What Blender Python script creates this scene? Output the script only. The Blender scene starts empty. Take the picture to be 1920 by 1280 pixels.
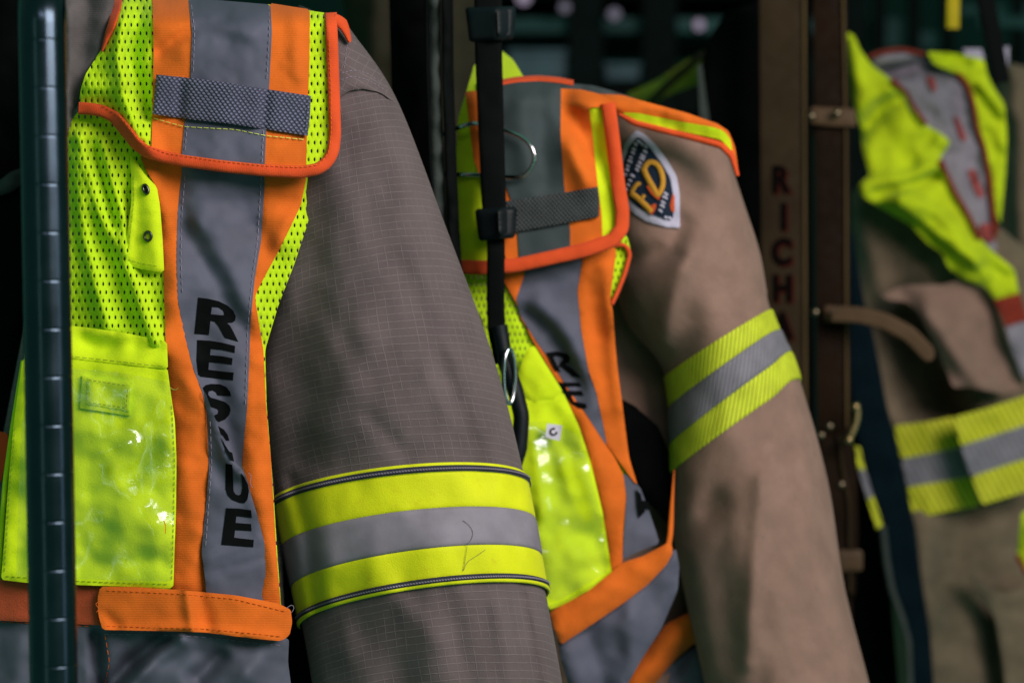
import bpy, bmesh, math, random
import numpy as np
from mathutils import Vector
from mathutils.geometry import delaunay_2d_cdt
from mathutils.kdtree import KDTree

random.seed(4); np.random.seed(4)
SC = bpy.context.scene
COL = SC.collection
PI = math.pi

# ------------------------------------------------------------------ camera, light, exposure
CAMZ = 1.30
K = 36.0 / 75.0 / 1920.0            # metres on the object per photo pixel, per metre of distance
cam = bpy.data.cameras.new('camera'); cam.lens = 75; cam.sensor_width = 36
cam.clip_start = 0.05; cam.clip_end = 60
cam.dof.use_dof = True; cam.dof.focus_distance = 1.392; cam.dof.aperture_fstop = 5.6
cob = bpy.data.objects.new('camera', cam); COL.objects.link(cob)
cob.location = (0, 0, CAMZ); cob.rotation_euler = (PI / 2, 0, 0)
SC.camera = cob

w = bpy.data.worlds.new('World'); SC.world = w; w.use_nodes = True
wb = w.node_tree.nodes['Background']
wb.inputs[0].default_value = (0.30, 1.0, 0.72, 1); wb.inputs[1].default_value = 0.18

def area(name, loc, target, sx, sy, power, col):
    l = bpy.data.lights.new(name, 'AREA'); l.shape = 'RECTANGLE'; l.size = sx; l.size_y = sy
    l.energy = power; l.color = col
    o = bpy.data.objects.new(name, l); COL.objects.link(o); o.location = loc
    d = Vector(target) - Vector(loc)
    o.rotation_euler = d.to_track_quat('-Z', 'Y').to_euler()
    return o
area('ceiling_light_key', (1.22, 0.10, 2.15), (0.02, 1.5, 1.22), 1.3, 0.9, 50, (1.0, 0.87, 0.87))
area('fill_light_front', (0.35, -1.1, 2.6), (0.0, 1.5, 1.25), 1.2, 0.25, 6, (0.95, 0.86, 1.0))  # weak lamp added in front to lift the shadows
area('post_glint_light_left', (-1.25, -1.3, 1.35), (-0.5, 1.19, 1.3), 0.18, 2.0, 1.8, (0.75, 0.95, 0.8))  # unseen lamp added so the post mirrors a light band
area('post_glint_light_right', (2.3, 0.35, 1.4), (0.2, 1.5, 1.3), 0.3, 1.6, 3, (0.75, 0.85, 1.0))  # added side lamp for the right-hand band on the post

SC.view_settings.view_transform = 'Standard'
SC.view_settings.look = 'None'
SC.view_settings.exposure = 0.0
SC.view_settings.gamma = 1.0
SC.view_settings.use_curve_mapping = False
SC.render.engine = 'CYCLES'
SC.cycles.use_denoising = True
SC.cycles.max_bounces = 8
SC.cycles.transparent_max_bounces = 12

# ------------------------------------------------------------------ numpy helpers
def world(px, py, d):
    px = np.asarray(px, float); py = np.asarray(py, float); d = np.asarray(d, float)
    return np.stack([(px - 960) * K * d, d + 0 * px, CAMZ - (py - 640) * K * d], -1)

def vnoise(x, y, seed=0):
    xi = np.floor(x); yi = np.floor(y); fx = x - xi; fy = y - yi
    fx = fx * fx * (3 - 2 * fx); fy = fy * fy * (3 - 2 * fy)
    def h(a, b):
        v = np.sin(a * 127.1 + b * 311.7 + seed * 74.7) * 43758.5453
        return v - np.floor(v)
    return ((h(xi, yi) * (1 - fx) + h(xi + 1, yi) * fx) * (1 - fy)
            + (h(xi, yi + 1) * (1 - fx) + h(xi + 1, yi + 1) * fx) * fy) - 0.5

def fbm(x, y, scale, seed=0, oct=3):
    r = 0; a = 1; s = scale
    for i in range(oct):
        r = r + a * vnoise(x / s + 13.7 * i, y / s - 7.1 * i, seed + i); a *= .5; s *= .5
    return r

def seg_dist(px, py, pts, closed=False):
    P = np.asarray(pts, float)
    A = P if closed else P[:-1]
    B = np.roll(P, -1, 0) if closed else P[1:]
    best = np.full(np.shape(px), 1e9)
    for a, b in zip(A, B):
        ab = b - a; L = max(ab @ ab, 1e-9)
        t = np.clip(((px - a[0]) * ab[0] + (py - a[1]) * ab[1]) / L, 0, 1)
        best = np.minimum(best, np.hypot(px - a[0] - t * ab[0], py - a[1] - t * ab[1]))
    return best

def inside(px, py, P):
    c = np.zeros(px.shape, bool)
    n = len(P); j = n - 1
    for i in range(n):
        xi, yi = P[i]; xj, yj = P[j]
        if yi != yj:
            c ^= ((yi > py) != (yj > py)) & (px < (xj - xi) * (py - yi) / (yj - yi) + xi)
        j = i
    return c

def resample(pts, seg, closed=True):
    P = [np.asarray(p, float) for p in pts]
    out = []
    n = len(P)
    for i in range(n if closed else n - 1):
        a = P[i]; b = P[(i + 1) % n]
        k = max(1, int(math.ceil(np.hypot(*(b - a)) / seg)))
        for q in range(k): out.append(a + (b - a) * q / k)
    if not closed: out.append(P[-1])
    return np.array(out)

def chaikin(P, it, closed=True):
    for _ in range(it):
        if closed:
            Q = np.roll(P, -1, 0)
            P = np.stack([P * .75 + Q * .25, P * .25 + Q * .75], 1).reshape(-1, 2)
        else:
            A, B = P[:-1], P[1:]
            P = np.concatenate([P[:1], np.stack([A * .75 + B * .25, A * .25 + B * .75], 1).reshape(-1, 2), P[-1:]])
    return P

def catmull(pts, t):
    P = np.asarray(pts, float); n = len(P)
    t = np.clip(np.asarray(t, float), 0, n - 1 - 1e-6)
    i = np.floor(t).astype(int); f = (t - i)[..., None]
    p1 = P[i]; p2 = P[i + 1]
    p0 = np.where((i > 0)[..., None], P[np.maximum(i - 1, 0)], 2 * p1 - p2)
    p3 = np.where((i < n - 2)[..., None], P[np.minimum(i + 2, n - 1)], 2 * p2 - p1)
    return .5 * (2 * p1 + (p2 - p0) * f + (2 * p0 - 5 * p1 + 4 * p2 - p3) * f ** 2 + (3 * p1 - p0 - 3 * p2 + p3) * f ** 3)

class Relief:
    """Distance of a cloth surface from the camera plane at a photo pixel: base curve, folds, wrinkles."""
    def __init__(s, base, folds=(), wr=(.0015, 70), seed=0):
        s.base = base; s.folds = folds; s.wr = wr; s.seed = seed
    def __call__(s, px, py):
        px = np.asarray(px, float); py = np.asarray(py, float)
        d = s.base(px, py) + 0 * px
        if s.wr: d = d - s.wr[0] * 2 * fbm(px, py, s.wr[1], s.seed)
        for f in s.folds:
            pts, amp, wd = f[:3]
            d = d - amp * np.exp(-(seg_dist(px, py, pts) / wd) ** 2)
        return d

# ------------------------------------------------------------------ object helpers
def rootloc(o):
    while o.parent: o = o.parent
    return np.array(o.location)

def thing(name, label, cat, loc, group=None):
    o = bpy.data.objects.new(name, None); COL.objects.link(o); o.location = loc
    o.empty_display_size = .05
    o['label'] = label; o['category'] = cat
    if group: o['group'] = group
    return o

def tag(o, label, cat, group=None):
    o['label'] = label; o['category'] = cat
    if group: o['group'] = group
    return o

def mesh(name, V, F, mat, parent=None, uv=None, smooth=True):
    V = np.asarray(V, float)
    if parent is not None: L = rootloc(parent)
    else: L = V.mean(0)
    me = bpy.data.meshes.new(name)
    me.from_pydata([tuple(v) for v in (V - L)], [], [tuple(int(i) for i in f) for f in F])
    if uv is not None:
        ul = me.uv_layers.new(name='UVMap')
        li = np.empty(len(me.loops), int); me.loops.foreach_get('vertex_index', li)
        ul.data.foreach_set('uv', np.asarray(uv, float)[li].ravel())
    me.polygons.foreach_set('use_smooth', [smooth] * len(me.polygons))
    me.materials.append(mat); me.update()
    o = bpy.data.objects.new(name, me); COL.objects.link(o)
    if parent is not None: o.parent = parent
    else: o.location = L
    return o

def panel(name, pts, depth, mat, parent=None, off=0.0, th=.002, step=7, sm=2, roll=0.0, rot=0.0, extra=None, seg=22):
    """Cloth piece with the given outline, draped on a Relief, with real thickness and its own fabric UV in mm."""
    P = np.asarray(pts, float)
    if sm: P = chaikin(resample(P, seg), sm)
    P = resample(P, step * 1.2)
    keep = [0]
    for i in range(1, len(P)):
        if np.hypot(*(P[i] - P[keep[-1]])) > step * .35: keep.append(i)
    P = P[keep]
    if np.hypot(*(P[0] - P[-1])) < step * .35: P = P[:-1]
    x0, y0 = P.min(0); x1, y1 = P.max(0)
    gx = np.arange(x0, x1, step); gy = np.arange(y0, y1, step * .87)
    X, Y = np.meshgrid(gx, gy); X = X + (np.arange(len(gy)) % 2)[:, None] * step * .5
    X = X.ravel(); Y = Y.ravel()
    m = inside(X, Y, P); X = X[m]; Y = Y[m]
    m = seg_dist(X, Y, P, True) > step * .55; X = X[m]; Y = Y[m]
    vs = [Vector((a, -b)) for a, b in P] + [Vector((a, -b)) for a, b in zip(X, Y)]
    r = delaunay_2d_cdt(vs, [], [list(range(len(P)))], 1, 1e-5)
    V2 = np.array([(v.x, -v.y) for v in r[0]]); T = [list(f) for f in r[2]]
    px, py = V2[:, 0], V2[:, 1]
    d = depth(px, py) - off
    if roll:
        q = np.clip(seg_dist(px, py, P, True) * K * d / roll, 0, 1)
        d = d + roll * .8 * (1 - np.sqrt(np.clip(1 - (1 - q) ** 2, 0, 1)))
    if extra is not None: d = d - extra(px, py)
    F0 = world(px, py, d); B0 = world(px, py, d + th)
    n = len(V2)
    from collections import Counter
    ec = {}
    for f in T:
        for a, b in zip(f, f[1:] + f[:1]):
            if (b, a) in ec: del ec[(b, a)]
            else: ec[(a, b)] = 1
    # orientation: front faces look at the camera
    a, b, c = (F0[i] for i in T[0][:3])
    if np.dot(np.cross(b - a, c - a), np.array([0, -1, 0])) < 0: T = [f[::-1] for f in T]; ec = {(b, a): 1 for a, b in ec}
    faces = list(T) + [[i + n for i in f[::-1]] for f in T]
    rim = sorted({i for e in ec for i in e}); idx = {v: k for k, v in enumerate(rim)}; R = len(rim)
    for a, b in ec:
        faces.append([2 * n + idx[b], 2 * n + idx[a], 2 * n + R + idx[a], 2 * n + R + idx[b]])
    V = np.concatenate([F0, B0, F0[rim], B0[rim]])
    dm = float(np.mean(d)) * K * 1000
    cs, sn = math.cos(rot), math.sin(rot)
    U = np.stack([(px * cs + py * sn) * dm, (-px * sn + py * cs) * dm], -1)
    UV = np.concatenate([U, U, U[rim], U[rim]])
    return mesh(name, V, faces, mat, parent, UV)

def cord(name, pts, depth, wd, h, mat, parent=None, off=0.0, n=12, seg=7, sm=2, square=1.0, closed=False, taper=None):
    """Swept strip: wd photo pixels wide, h metres thick, laid along a path on a surface."""
    P = np.asarray(pts, float)
    if sm: P = chaikin(resample(P, 25, closed), sm, closed)
    P = resample(P, seg, closed)
    t = (np.roll(P, -1, 0) - np.roll(P, 1, 0)) if closed else np.gradient(P, axis=0)
    t /= np.maximum(np.hypot(t[:, 0], t[:, 1]), 1e-6)[:, None]
    nrm = np.stack([-t[:, 1], t[:, 0]], -1)
    d0 = (depth(P[:, 0], P[:, 1]) if callable(depth) else np.full(len(P), depth)) - off
    a = np.arange(n) / n * 2 * PI
    def se(v): return np.sign(v) * np.abs(v) ** square
    ca, sa = se(np.cos(a)), se(np.sin(a))
    W = np.full(len(P), wd / 2.0)
    if taper is not None: W = W * np.interp(np.linspace(0, 1, len(P)), *taper)
    V = []; U = []
    s = np.concatenate([[0], np.cumsum(np.hypot(*np.diff(P, axis=0).T))])
    for i in range(len(P)):
        q = P[i][None] + nrm[i][None] * (ca * W[i])[:, None]
        dd = (depth(q[:, 0], q[:, 1]) - off if callable(depth) else np.full(n, d0[i])) - sa * h / 2
        V.append(world(q[:, 0], q[:, 1], dd))
        U.append(np.stack([ca * W[i] * K * d0[i] * 1000, np.full(n, s[i] * K * d0[i] * 1000)], -1))
    V = np.concatenate(V); U = np.concatenate(U)
    F = []
    m = len(P)
    for i in range(m if closed else m - 1):
        for k in range(n):
            a0 = i * n + k; a1 = i * n + (k + 1) % n; j = (i + 1) % m
            F.append([a0, j * n + k, j * n + (k + 1) % n, a1])
    if not closed:
        F.append(list(range(n))[::1]); F.append([(m - 1) * n + k for k in range(n)][::-1])
    return mesh(name, V, F, mat, parent, U)

def stitches(name, paths, depth, mat, parent, off=.0025, length=9, gap=5, wd=1.6, h=.0008):
    """One run of thread: short raised dashes along a path."""
    for pts in paths:
        V = []; F = []
        P = chaikin(resample(pts, 25, False), 2, False)
        s = np.concatenate([[0], np.cumsum(np.hypot(*np.diff(P, axis=0).T))])
        k = 0
        while k < s[-1] - length:
            q = np.array([[np.interp(k + f * length, s, P[:, 0]), np.interp(k + f * length, s, P[:, 1])] for f in (0, .5, 1)])
            t = q[2] - q[0]; t /= max(np.hypot(*t), 1e-6); nn = np.array([-t[1], t[0]]) * wd / 2
            d = depth(q[:, 0], q[:, 1]) - off
            b = len(V)
            for i, hh in enumerate((0, h, 0)):
                for sgn in (-1, 0, 1):
                    c = q[i] + nn * sgn
                    V.append(world(c[0], c[1], d[i] - (hh if sgn == 0 else 0)))
            for i in (0, 1):
                for j in (0, 1):
                    F.append([b + i * 3 + j, b + (i + 1) * 3 + j, b + (i + 1) * 3 + j + 1, b + i * 3 + j + 1])
            k += length + gap
        mesh(name, V, F, mat, parent)

class Tube:
    """A hanging sleeve: rows of (left, right, arch, centre distance, depth radius)."""
    def __init__(s, rows, folds=(), wr=(.003, 110), seed=3, flat=.92, kinks=()):
        s.L = [r[0] for r in rows]; s.R = [r[1] for r in rows]; s.q = [r[2:] for r in rows]
        s.folds = folds; s.wr = wr; s.seed = seed; s.flat = flat; s.n = len(rows); s.kinks = kinks
        tt = np.repeat(np.linspace(0, s.n - 1, 160), 121); aa = np.tile(np.linspace(-PI / 2, PI / 2, 121), 160)
        a, b, c = s.at(tt, aa)
        s.kd = KDTree(len(a)); s.dd = c
        for i in range(len(a)): s.kd.insert((a[i], b[i], 0), i)
        s.kd.balance()
    def at(s, t, a, out=0.0):
        L = catmull(s.L, t); R = catmull(s.R, t); q = catmull(s.q, t)
        sa, ca = np.sin(a), np.cos(a)
        hw = np.hypot(*(R - L).T) / 2 * K * q[:, 1]
        f = (1 + sa * (1 + out / np.maximum(hw, 1e-4))) / 2
        px = L[:, 0] + (R[:, 0] - L[:, 0]) * f
        py = L[:, 1] + (R[:, 1] - L[:, 1]) * f - q[:, 0] * np.maximum(ca, -1)
        for kx, ky, rx, ry, am in s.kinks:
            py = py - (py - ky) * am * np.exp(-((px - kx) / rx) ** 2 - ((py - ky) / ry) ** 2) * (ca > -.1)
        cc = np.sign(ca) * np.abs(ca) ** s.flat
        d = q[:, 1] - (q[:, 2] + out) * cc
        front = np.clip(ca * 1.5, 0, 1)
        w_ = s.wr[0] * 2 * fbm(px * .9, py * .55, s.wr[1], s.seed)
        for fo in s.folds: w_ = w_ + .62 * fo[1] * np.exp(-(seg_dist(px, py, fo[0]) / fo[2]) ** 2)
        return px, py, d - w_ * front
    def __call__(s, px, py):
        px = np.atleast_1d(px); py = np.atleast_1d(py); r = np.empty(len(px))
        for i in range(len(px)):
            hit = s.kd.find_n((px[i], py[i], 0), 5)
            ws = [1 / (h[2] + .5) for h in hit]
            r[i] = sum(w_ * s.dd[h[1]] for w_, h in zip(ws, hit)) / sum(ws)
        return r
    def build(s, name, mat, parent, t0=0, t1=None, nt=120, na=96, out=0.0, th=.002, a0=-PI, a1=PI, lip=0.0):
        if t1 is None: t1 = s.n - 1
        full = abs(a1 - a0 - 2 * PI) < 1e-6
        ta = np.linspace(t0, t1, nt); aa = np.linspace(a0, a1, na, endpoint=not full)
        T = np.repeat(ta, na); A = np.tile(aa, nt)
        o_ = out
        if lip:
            e = np.minimum(T - t0, t1 - T) / (t1 - t0)
            o_ = out - lip * np.clip(1 - e * 8, 0, 1) ** 2
        px, py, d = s.at(T, A, o_)
        pxi, pyi, di = s.at(T, A, out - th)
        q = catmull(s.q, T); L = catmull(s.L, T); R = catmull(s.R, T)
        rad = (np.hypot(*(R - L).T) / 2 * K * q[:, 1] + q[:, 2]) / 2 * 1000
        mid = (catmull(s.L, ta) + catmull(s.R, ta)) / 2
        full_t = np.linspace(0, s.n - 1, 400); fm = (catmull(s.L, full_t) + catmull(s.R, full_t)) / 2
        cum = np.concatenate([[0], np.cumsum(np.hypot(*np.diff(fm, axis=0).T))])
        v = np.interp(T, full_t, cum) * K * q[:, 1] * 1000
        U = np.stack([A * rad * 1.1, v], -1)
        V = np.concatenate([world(px, py, d), world(pxi, pyi, di)]); U = np.concatenate([U, U])
        F = []; N = nt * na
        for i in range(nt - 1):
            for k in range(na if full else na - 1):
                k2 = (k + 1) % na
                a_, b_, c_, d_ = i * na + k, i * na + k2, (i + 1) * na + k2, (i + 1) * na + k
                F.append([d_, c_, b_, a_]); F.append([N + a_, N + b_, N + c_, N + d_])
        for k in range(na if full else na - 1):
            k2 = (k + 1) % na
            F.append([k, k2, N + k2, N + k])
            i = (nt - 1) * na
            F.append([i + k2, i + k, N + i + k, N + i + k2])
        return mesh(name, V, F, mat, parent, U)

def box(name, x0, y0, x1, y1, d, th, mat, parent=None):
    """Box with its front face between two photo points at distance d."""
    a = world(x0, y0, d); b = world(x1, y1, d)
    V = [(x, y, z) for y in (d, d + th) for z in (a[2], b[2]) for x in (a[0], b[0])]
    F = [(0, 2, 3, 1), (4, 5, 7, 6), (0, 1, 5, 4), (2, 6, 7, 3), (0, 4, 6, 2), (1, 3, 7, 5)]
    o = mesh(name, V, F, mat, parent, smooth=False)
    m = o.modifiers.new('bevel', 'BEVEL'); m.width = min(.004, th * .2); m.segments = 2
    return o

def lathe(name, prof, p0, axis, mat, parent=None, n=40):
    """prof: (radius, position along axis). p0 world point."""
    ax = Vector(axis).normalized(); u = ax.orthogonal().normalized(); v = ax.cross(u)
    V = []; F = []
    for r, s in prof:
        for k in range(n):
            a = 2 * PI * k / n
            V.append(Vector(p0) + ax * s + u * (r * math.cos(a)) + v * (r * math.sin(a)))
    for i in range(len(prof) - 1):
        for k in range(n):
            k2 = (k + 1) % n
            F.append([i * n + k, i * n + k2, (i + 1) * n + k2, (i + 1) * n + k])
    F.append(list(range(n))[::-1]); F.append([(len(prof) - 1) * n + k for k in range(n)])
    return mesh(name, np.array([tuple(x) for x in V]), F, mat, parent)

def wire(name, pts3, r, mat, parent=None, closed=False, n=10):
    c = bpy.data.curves.new(name, 'CURVE'); c.dimensions = '3D'; c.bevel_depth = r; c.bevel_resolution = 4
    s = c.splines.new('NURBS'); s.points.add(len(pts3) - 1)
    for p, q in zip(s.points, pts3): p.co = (*q, 1)
    s.use_endpoint_u = True; s.order_u = 3; s.use_cyclic_u = closed; s.resolution_u = 8
    c.use_fill_caps = True
    t = bpy.data.objects.new('tmp', c); COL.objects.link(t)
    dg = bpy.context.evaluated_depsgraph_get()
    me = bpy.data.meshes.new_from_object(t.evaluated_get(dg))
    V = [tuple(v.co) for v in me.vertices]; F = [tuple(p.vertices) for p in me.polygons]
    bpy.data.objects.remove(t); bpy.data.curves.remove(c); bpy.data.meshes.remove(me)
    return mesh(name, V, F, mat, parent)

def glyph(name, ch, org, ex, ey, depth, mat, parent, off=.001, th=.0008, bold=.03):
    """One stamped character: org photo point of its lower left, ex / ey photo vectors of one em."""
    c = bpy.data.curves.new('tmp', 'FONT'); c.body = ch; c.size = 1; c.offset = bold; c.extrude = .5; c.resolution_u = 6
    t = bpy.data.objects.new('tmp', c); COL.objects.link(t)
    dg = bpy.context.evaluated_depsgraph_get()
    me = bpy.data.meshes.new_from_object(t.evaluated_get(dg))
    G = np.array([tuple(v.co) for v in me.vertices]); F = [tuple(p.vertices) for p in me.polygons]
    bpy.data.objects.remove(t); bpy.data.curves.remove(c); bpy.data.meshes.remove(me)
    px = org[0] + G[:, 0] * ex[0] + G[:, 1] * ey[0]; py = org[1] + G[:, 0] * ex[1] + G[:, 1] * ey[1]
    d = depth(px, py) - off - (G[:, 2] + .5) * th
    return mesh(name, world(px, py, d), F, mat, parent, smooth=False)

# ------------------------------------------------------------------ materials
class NG:
    def __init__(s, name):
        s.m = bpy.data.materials.new(name); s.m.use_nodes = True
        s.nt = s.m.node_tree; s.N = s.nt.nodes; s.L = s.nt.links
        s.b = s.N['Principled BSDF']; s.out = s.N['Material Output']
        s._uv = None
    def link(s, a, b): s.L.new(a, b)
    def put(s, sock, v):
        if hasattr(v, 'links'): s.L.new(v, sock)
        else: sock.default_value = v
    def math(s, op, a, b=0.0, c=None):
        n = s.N.new('ShaderNodeMath'); n.operation = op
        s.put(n.inputs[0], a); s.put(n.inputs[1], b)
        if c is not None: s.put(n.inputs[2], c)
        return n.outputs[0]
    def uv(s):
        if s._uv is None:
            t = s.N.new('ShaderNodeTexCoord'); x = s.N.new('ShaderNodeSeparateXYZ')
            s.L.new(t.outputs['UV'], x.inputs[0]); s._uv = (t.outputs['UV'], x.outputs[0], x.outputs[1], t.outputs['Object'])
        return s._uv
    def noise(s, scale, detail=3, vec=None, rough=.55, dist=0):
        n = s.N.new('ShaderNodeTexNoise'); s.L.new(vec if vec is not None else s.uv()[0], n.inputs['Vector'])
        n.inputs['Scale'].default_value = scale; n.inputs['Detail'].default_value = detail
        n.inputs['Roughness'].default_value = rough; n.inputs['Distortion'].default_value = dist
        return n.outputs[0]
    def ramp(s, v, a, b, lo=0.0, hi=1.0):
        n = s.N.new('ShaderNodeMapRange'); n.interpolation_type = 'SMOOTHSTEP'
        s.put(n.inputs[0], v); n.inputs[1].default_value = a; n.inputs[2].default_value = b
        n.inputs[3].default_value = lo; n.inputs[4].default_value = hi
        return n.outputs[0]
    def mix(s, f, a, b):
        n = s.N.new('ShaderNodeMix'); n.data_type = 'RGBA'
        s.put(n.inputs[0], f)
        for sock, v in ((n.inputs[6], a), (n.inputs[7], b)):
            if hasattr(v, 'links'): s.L.new(v, sock)
            else: sock.default_value = (*v, 1)
        return n.outputs[2]
    def bump(s, h, dist=.0004, strength=.6, nrm=None):
        n = s.N.new('ShaderNodeBump'); n.inputs['Strength'].default_value = strength; n.inputs['Distance'].default_value = dist
        s.L.new(h, n.inputs['Height'])
        if nrm is not None: s.L.new(nrm, n.inputs['Normal'])
        return n.outputs[0]
    def line(s, u, pitch, width, phase=0.0):
        """1 on thin lines every pitch mm."""
        f = s.math('FRACT', s.math('ADD', s.math('DIVIDE', u, pitch), phase))
        d = s.math('MULTIPLY', s.math('ABSOLUTE', s.math('SUBTRACT', f, .5)), pitch)
        return s.ramp(d, width * .4, width, 1, 0)
    def cell(s, p, q, rx, ry, ou, ov):
        """distance (1 at rim) to ovals on a p x q mm lattice."""
        _, u, v, _o = s.uv()
        fu = s.math('SUBTRACT', s.math('FRACT', s.math('ADD', s.math('DIVIDE', u, p), ou)), .5)
        fv = s.math('SUBTRACT', s.math('FRACT', s.math('ADD', s.math('DIVIDE', v, q), ov)), .5)
        a = s.math('POWER', s.math('ABSOLUTE', s.math('MULTIPLY', fu, p / rx)), 2.0)
        b = s.math('POWER', s.math('ABSOLUTE', s.math('MULTIPLY', fv, q / ry)), 2.0)
        return s.math('SQRT', s.math('ADD', a, b))
    def done(s, col, rough=.8, nrm=None, metal=0.0, sheen=0.0, spec=.3, coat=0.0):
        b = s.b
        if hasattr(col, 'links'): s.L.new(col, b.inputs['Base Color'])
        else: b.inputs['Base Color'].default_value = (*col, 1)
        s.put(b.inputs['Roughness'], rough); b.inputs['Metallic'].default_value = metal
        b.inputs['Specular IOR Level'].default_value = spec
        b.inputs['Sheen Weight'].default_value = sheen; b.inputs['Sheen Roughness'].default_value = .5
        b.inputs['Coat Weight'].default_value = coat
        if nrm is not None: s.L.new(nrm, b.inputs['Normal'])
        return s.m

def sc(c, f): return tuple(min(1, x * f) for x in c)

def m_cloth(name, col, rough=.85, var=.12, rib=1.3, grain=.5, sheen=.05, spec=.2, dirt=None, bump=.5):
    g = NG(name); uv, u, v, ob = g.uv()
    big = g.noise(.035, 4); fine = g.noise(.9, 2)
    c = g.mix(g.ramp(big, .3, .7), sc(col, 1 - var), sc(col, 1 + var * .6))
    if dirt is not None:
        c = g.mix(g.math('MULTIPLY', g.ramp(g.noise(.06, 6, rough=.7), .56, .74), .6), c, dirt)
    c = g.mix(g.math('MULTIPLY', g.ramp(fine, .25, .75), .22 * grain), c, sc(col, .35))
    h = g.math('ADD', g.math('MULTIPLY', fine, .8), g.noise(.12, 3))
    if rib:
        s_ = g.math('SINE', g.math('MULTIPLY', v, 2 * PI / rib))
        h = g.math('ADD', h, g.math('MULTIPLY', s_, .12))
        c = g.mix(g.ramp(s_, -.2, -1, 0, .07), c, sc(col, .45))
    return g.done(c, rough, g.bump(h, .0006, bump), sheen=sheen, spec=spec)

def m_mesh(name, col, hole=(.72, 1.55), p=4.0, q=11.0):
    g = NG(name)
    d = g.math('MINIMUM', g.cell(p, q, hole[0], hole[1], 0, 0), g.cell(p, q, hole[0], hole[1], .5, .5))
    fine = g.noise(1.1, 2); big = g.noise(.035, 3)
    c = g.mix(g.ramp(big, .3, .7), sc(col, .88), col)
    c = g.mix(g.ramp(fine, .35, .75, 0, .22), c, sc(col, .35))
    nrm = g.bump(g.math('ADD', g.ramp(d, .8, 1.9), g.math('MULTIPLY', fine, .8)), .0008, .55)
    g.done(c, .85, nrm, sheen=.05, spec=.2)
    tr = g.N.new('ShaderNodeBsdfTransparent'); mx = g.N.new('ShaderNodeMixShader')
    g.L.new(g.ramp(d, .72, 1.0, 0, 1), mx.inputs[0]); g.L.new(tr.outputs[0], mx.inputs[1]); g.L.new(g.b.outputs[0], mx.inputs[2])
    g.L.new(mx.outputs[0], g.out.inputs[0])
    return g.m

def m_ripstop(name, col, line, pu=6.9, pv=5.3, amt=.40, stain=.4):
    g = NG(name); uv, u, v, ob = g.uv()
    wob = g.noise(.03, 2)
    vv = g.math('ADD', v, g.math('MULTIPLY', wob, 2.5)); uu = g.math('ADD', u, g.math('MULTIPLY', g.noise(.02, 2), 5))
    lu = g.math('MULTIPLY', g.line(uu, pu, .5), g.ramp(g.noise(.06, 3), .4, .62, .05, .75))
    lv = g.math('MULTIPLY', g.line(vv, pv, .5), g.ramp(g.noise(.3, 2), .3, .6, .35, 1))
    l = g.math('MAXIMUM', lu, lv)
    big = g.noise(.02, 4); fine = g.noise(1.6, 2)
    c = g.mix(g.ramp(big, .3, .7), sc(col, .84), sc(col, 1.12))
    c = g.mix(g.math('MULTIPLY', g.ramp(g.noise(.015, 5, rough=.65), .52, .75), stain), c, sc(col, .45))
    c = g.mix(g.ramp(fine, .3, .8, 0, .35), c, sc(col, .5))
    c = g.mix(g.math('MULTIPLY', l, amt), c, line)
    diag = g.math('SINE', g.math('MULTIPLY', g.math('ADD', u, v), 2 * PI / 1.4))
    h = g.math('ADD', g.math('ADD', l, g.math('MULTIPLY', diag, .25)), g.math('ADD', g.math('MULTIPLY', fine, .8), g.math('MULTIPLY', g.noise(.1, 3), 1.5)))
    return g.done(c, .9, g.bump(h, .0006, .6), sheen=.08, spec=.15)

def m_tape(name, col, rough=.6):
    g = NG(name); big = g.noise(.03, 4); fine = g.noise(2.2, 2); cr = g.noise(.08, 5, rough=.6, dist=.6)
    c = g.mix(g.ramp(big, .3, .7), sc(col, .85), sc(col, 1.15))
    c = g.mix(g.ramp(g.noise(.5, 5, rough=.75), .62, .75, 0, .35), c, sc(col, 1.5))
    c = g.mix(g.ramp(g.noise(.25, 6, rough=.7), .64, .72, 0, .4), c, sc(col, .5))
    h = g.math('ADD', g.math('MULTIPLY', fine, .3), g.math('MULTIPLY', cr, 1.2))
    return g.done(c, g.ramp(big, .2, .8, rough, rough + .15), g.bump(h, .0005, .3), metal=0, spec=.25)

def m_web(name, col, p=3.3, q=3.6):
    g = NG(name)
    d = g.math('MINIMUM', g.cell(p, q, p * .42, q * .34, 0, 0), g.cell(p, q, p * .42, q * .34, .5, .5))
    h = g.ramp(d, .2, 1.3, 1, 0)
    c = g.mix(h, sc(col, .3), sc(col, 1.5))
    c = g.mix(g.ramp(g.noise(.05, 3), .35, .65, 0, .5), c, sc(col, .7))
    return g.done(c, .55, g.bump(h, .0012, 1.0), spec=.4)

def m_seg(name, col, ang=.55, pitch=5.6, amt=.55, dark=.45, wide=1.3):
    """Segmented trim: slanted heat-cut lines across it."""
    g = NG(name); uv, u, v, ob = g.uv()
    k = g.math('ADD', g.math('MULTIPLY', u, math.cos(ang)), g.math('MULTIPLY', v, math.sin(ang)))
    l = g.line(k, pitch, wide)
    c = g.mix(g.ramp(g.noise(.05, 3), .3, .7), sc(col, .85), sc(col, 1.05))
    c = g.mix(g.math('MULTIPLY', l, amt), c, sc(col, dark))
    return g.done(c, .7, g.bump(l, .0006, .6), spec=.3)

def m_metal(name, col, rough=.3, var=.1):
    g = NG(name); n = g.noise(40, 4, g.uv()[3])
    return g.done(g.mix(n, sc(col, .7), sc(col, 1.2)), g.ramp(n, .2, .8, max(.05, rough - var), rough + var), g.bump(n, .0003, .15), metal=1.0)

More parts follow.
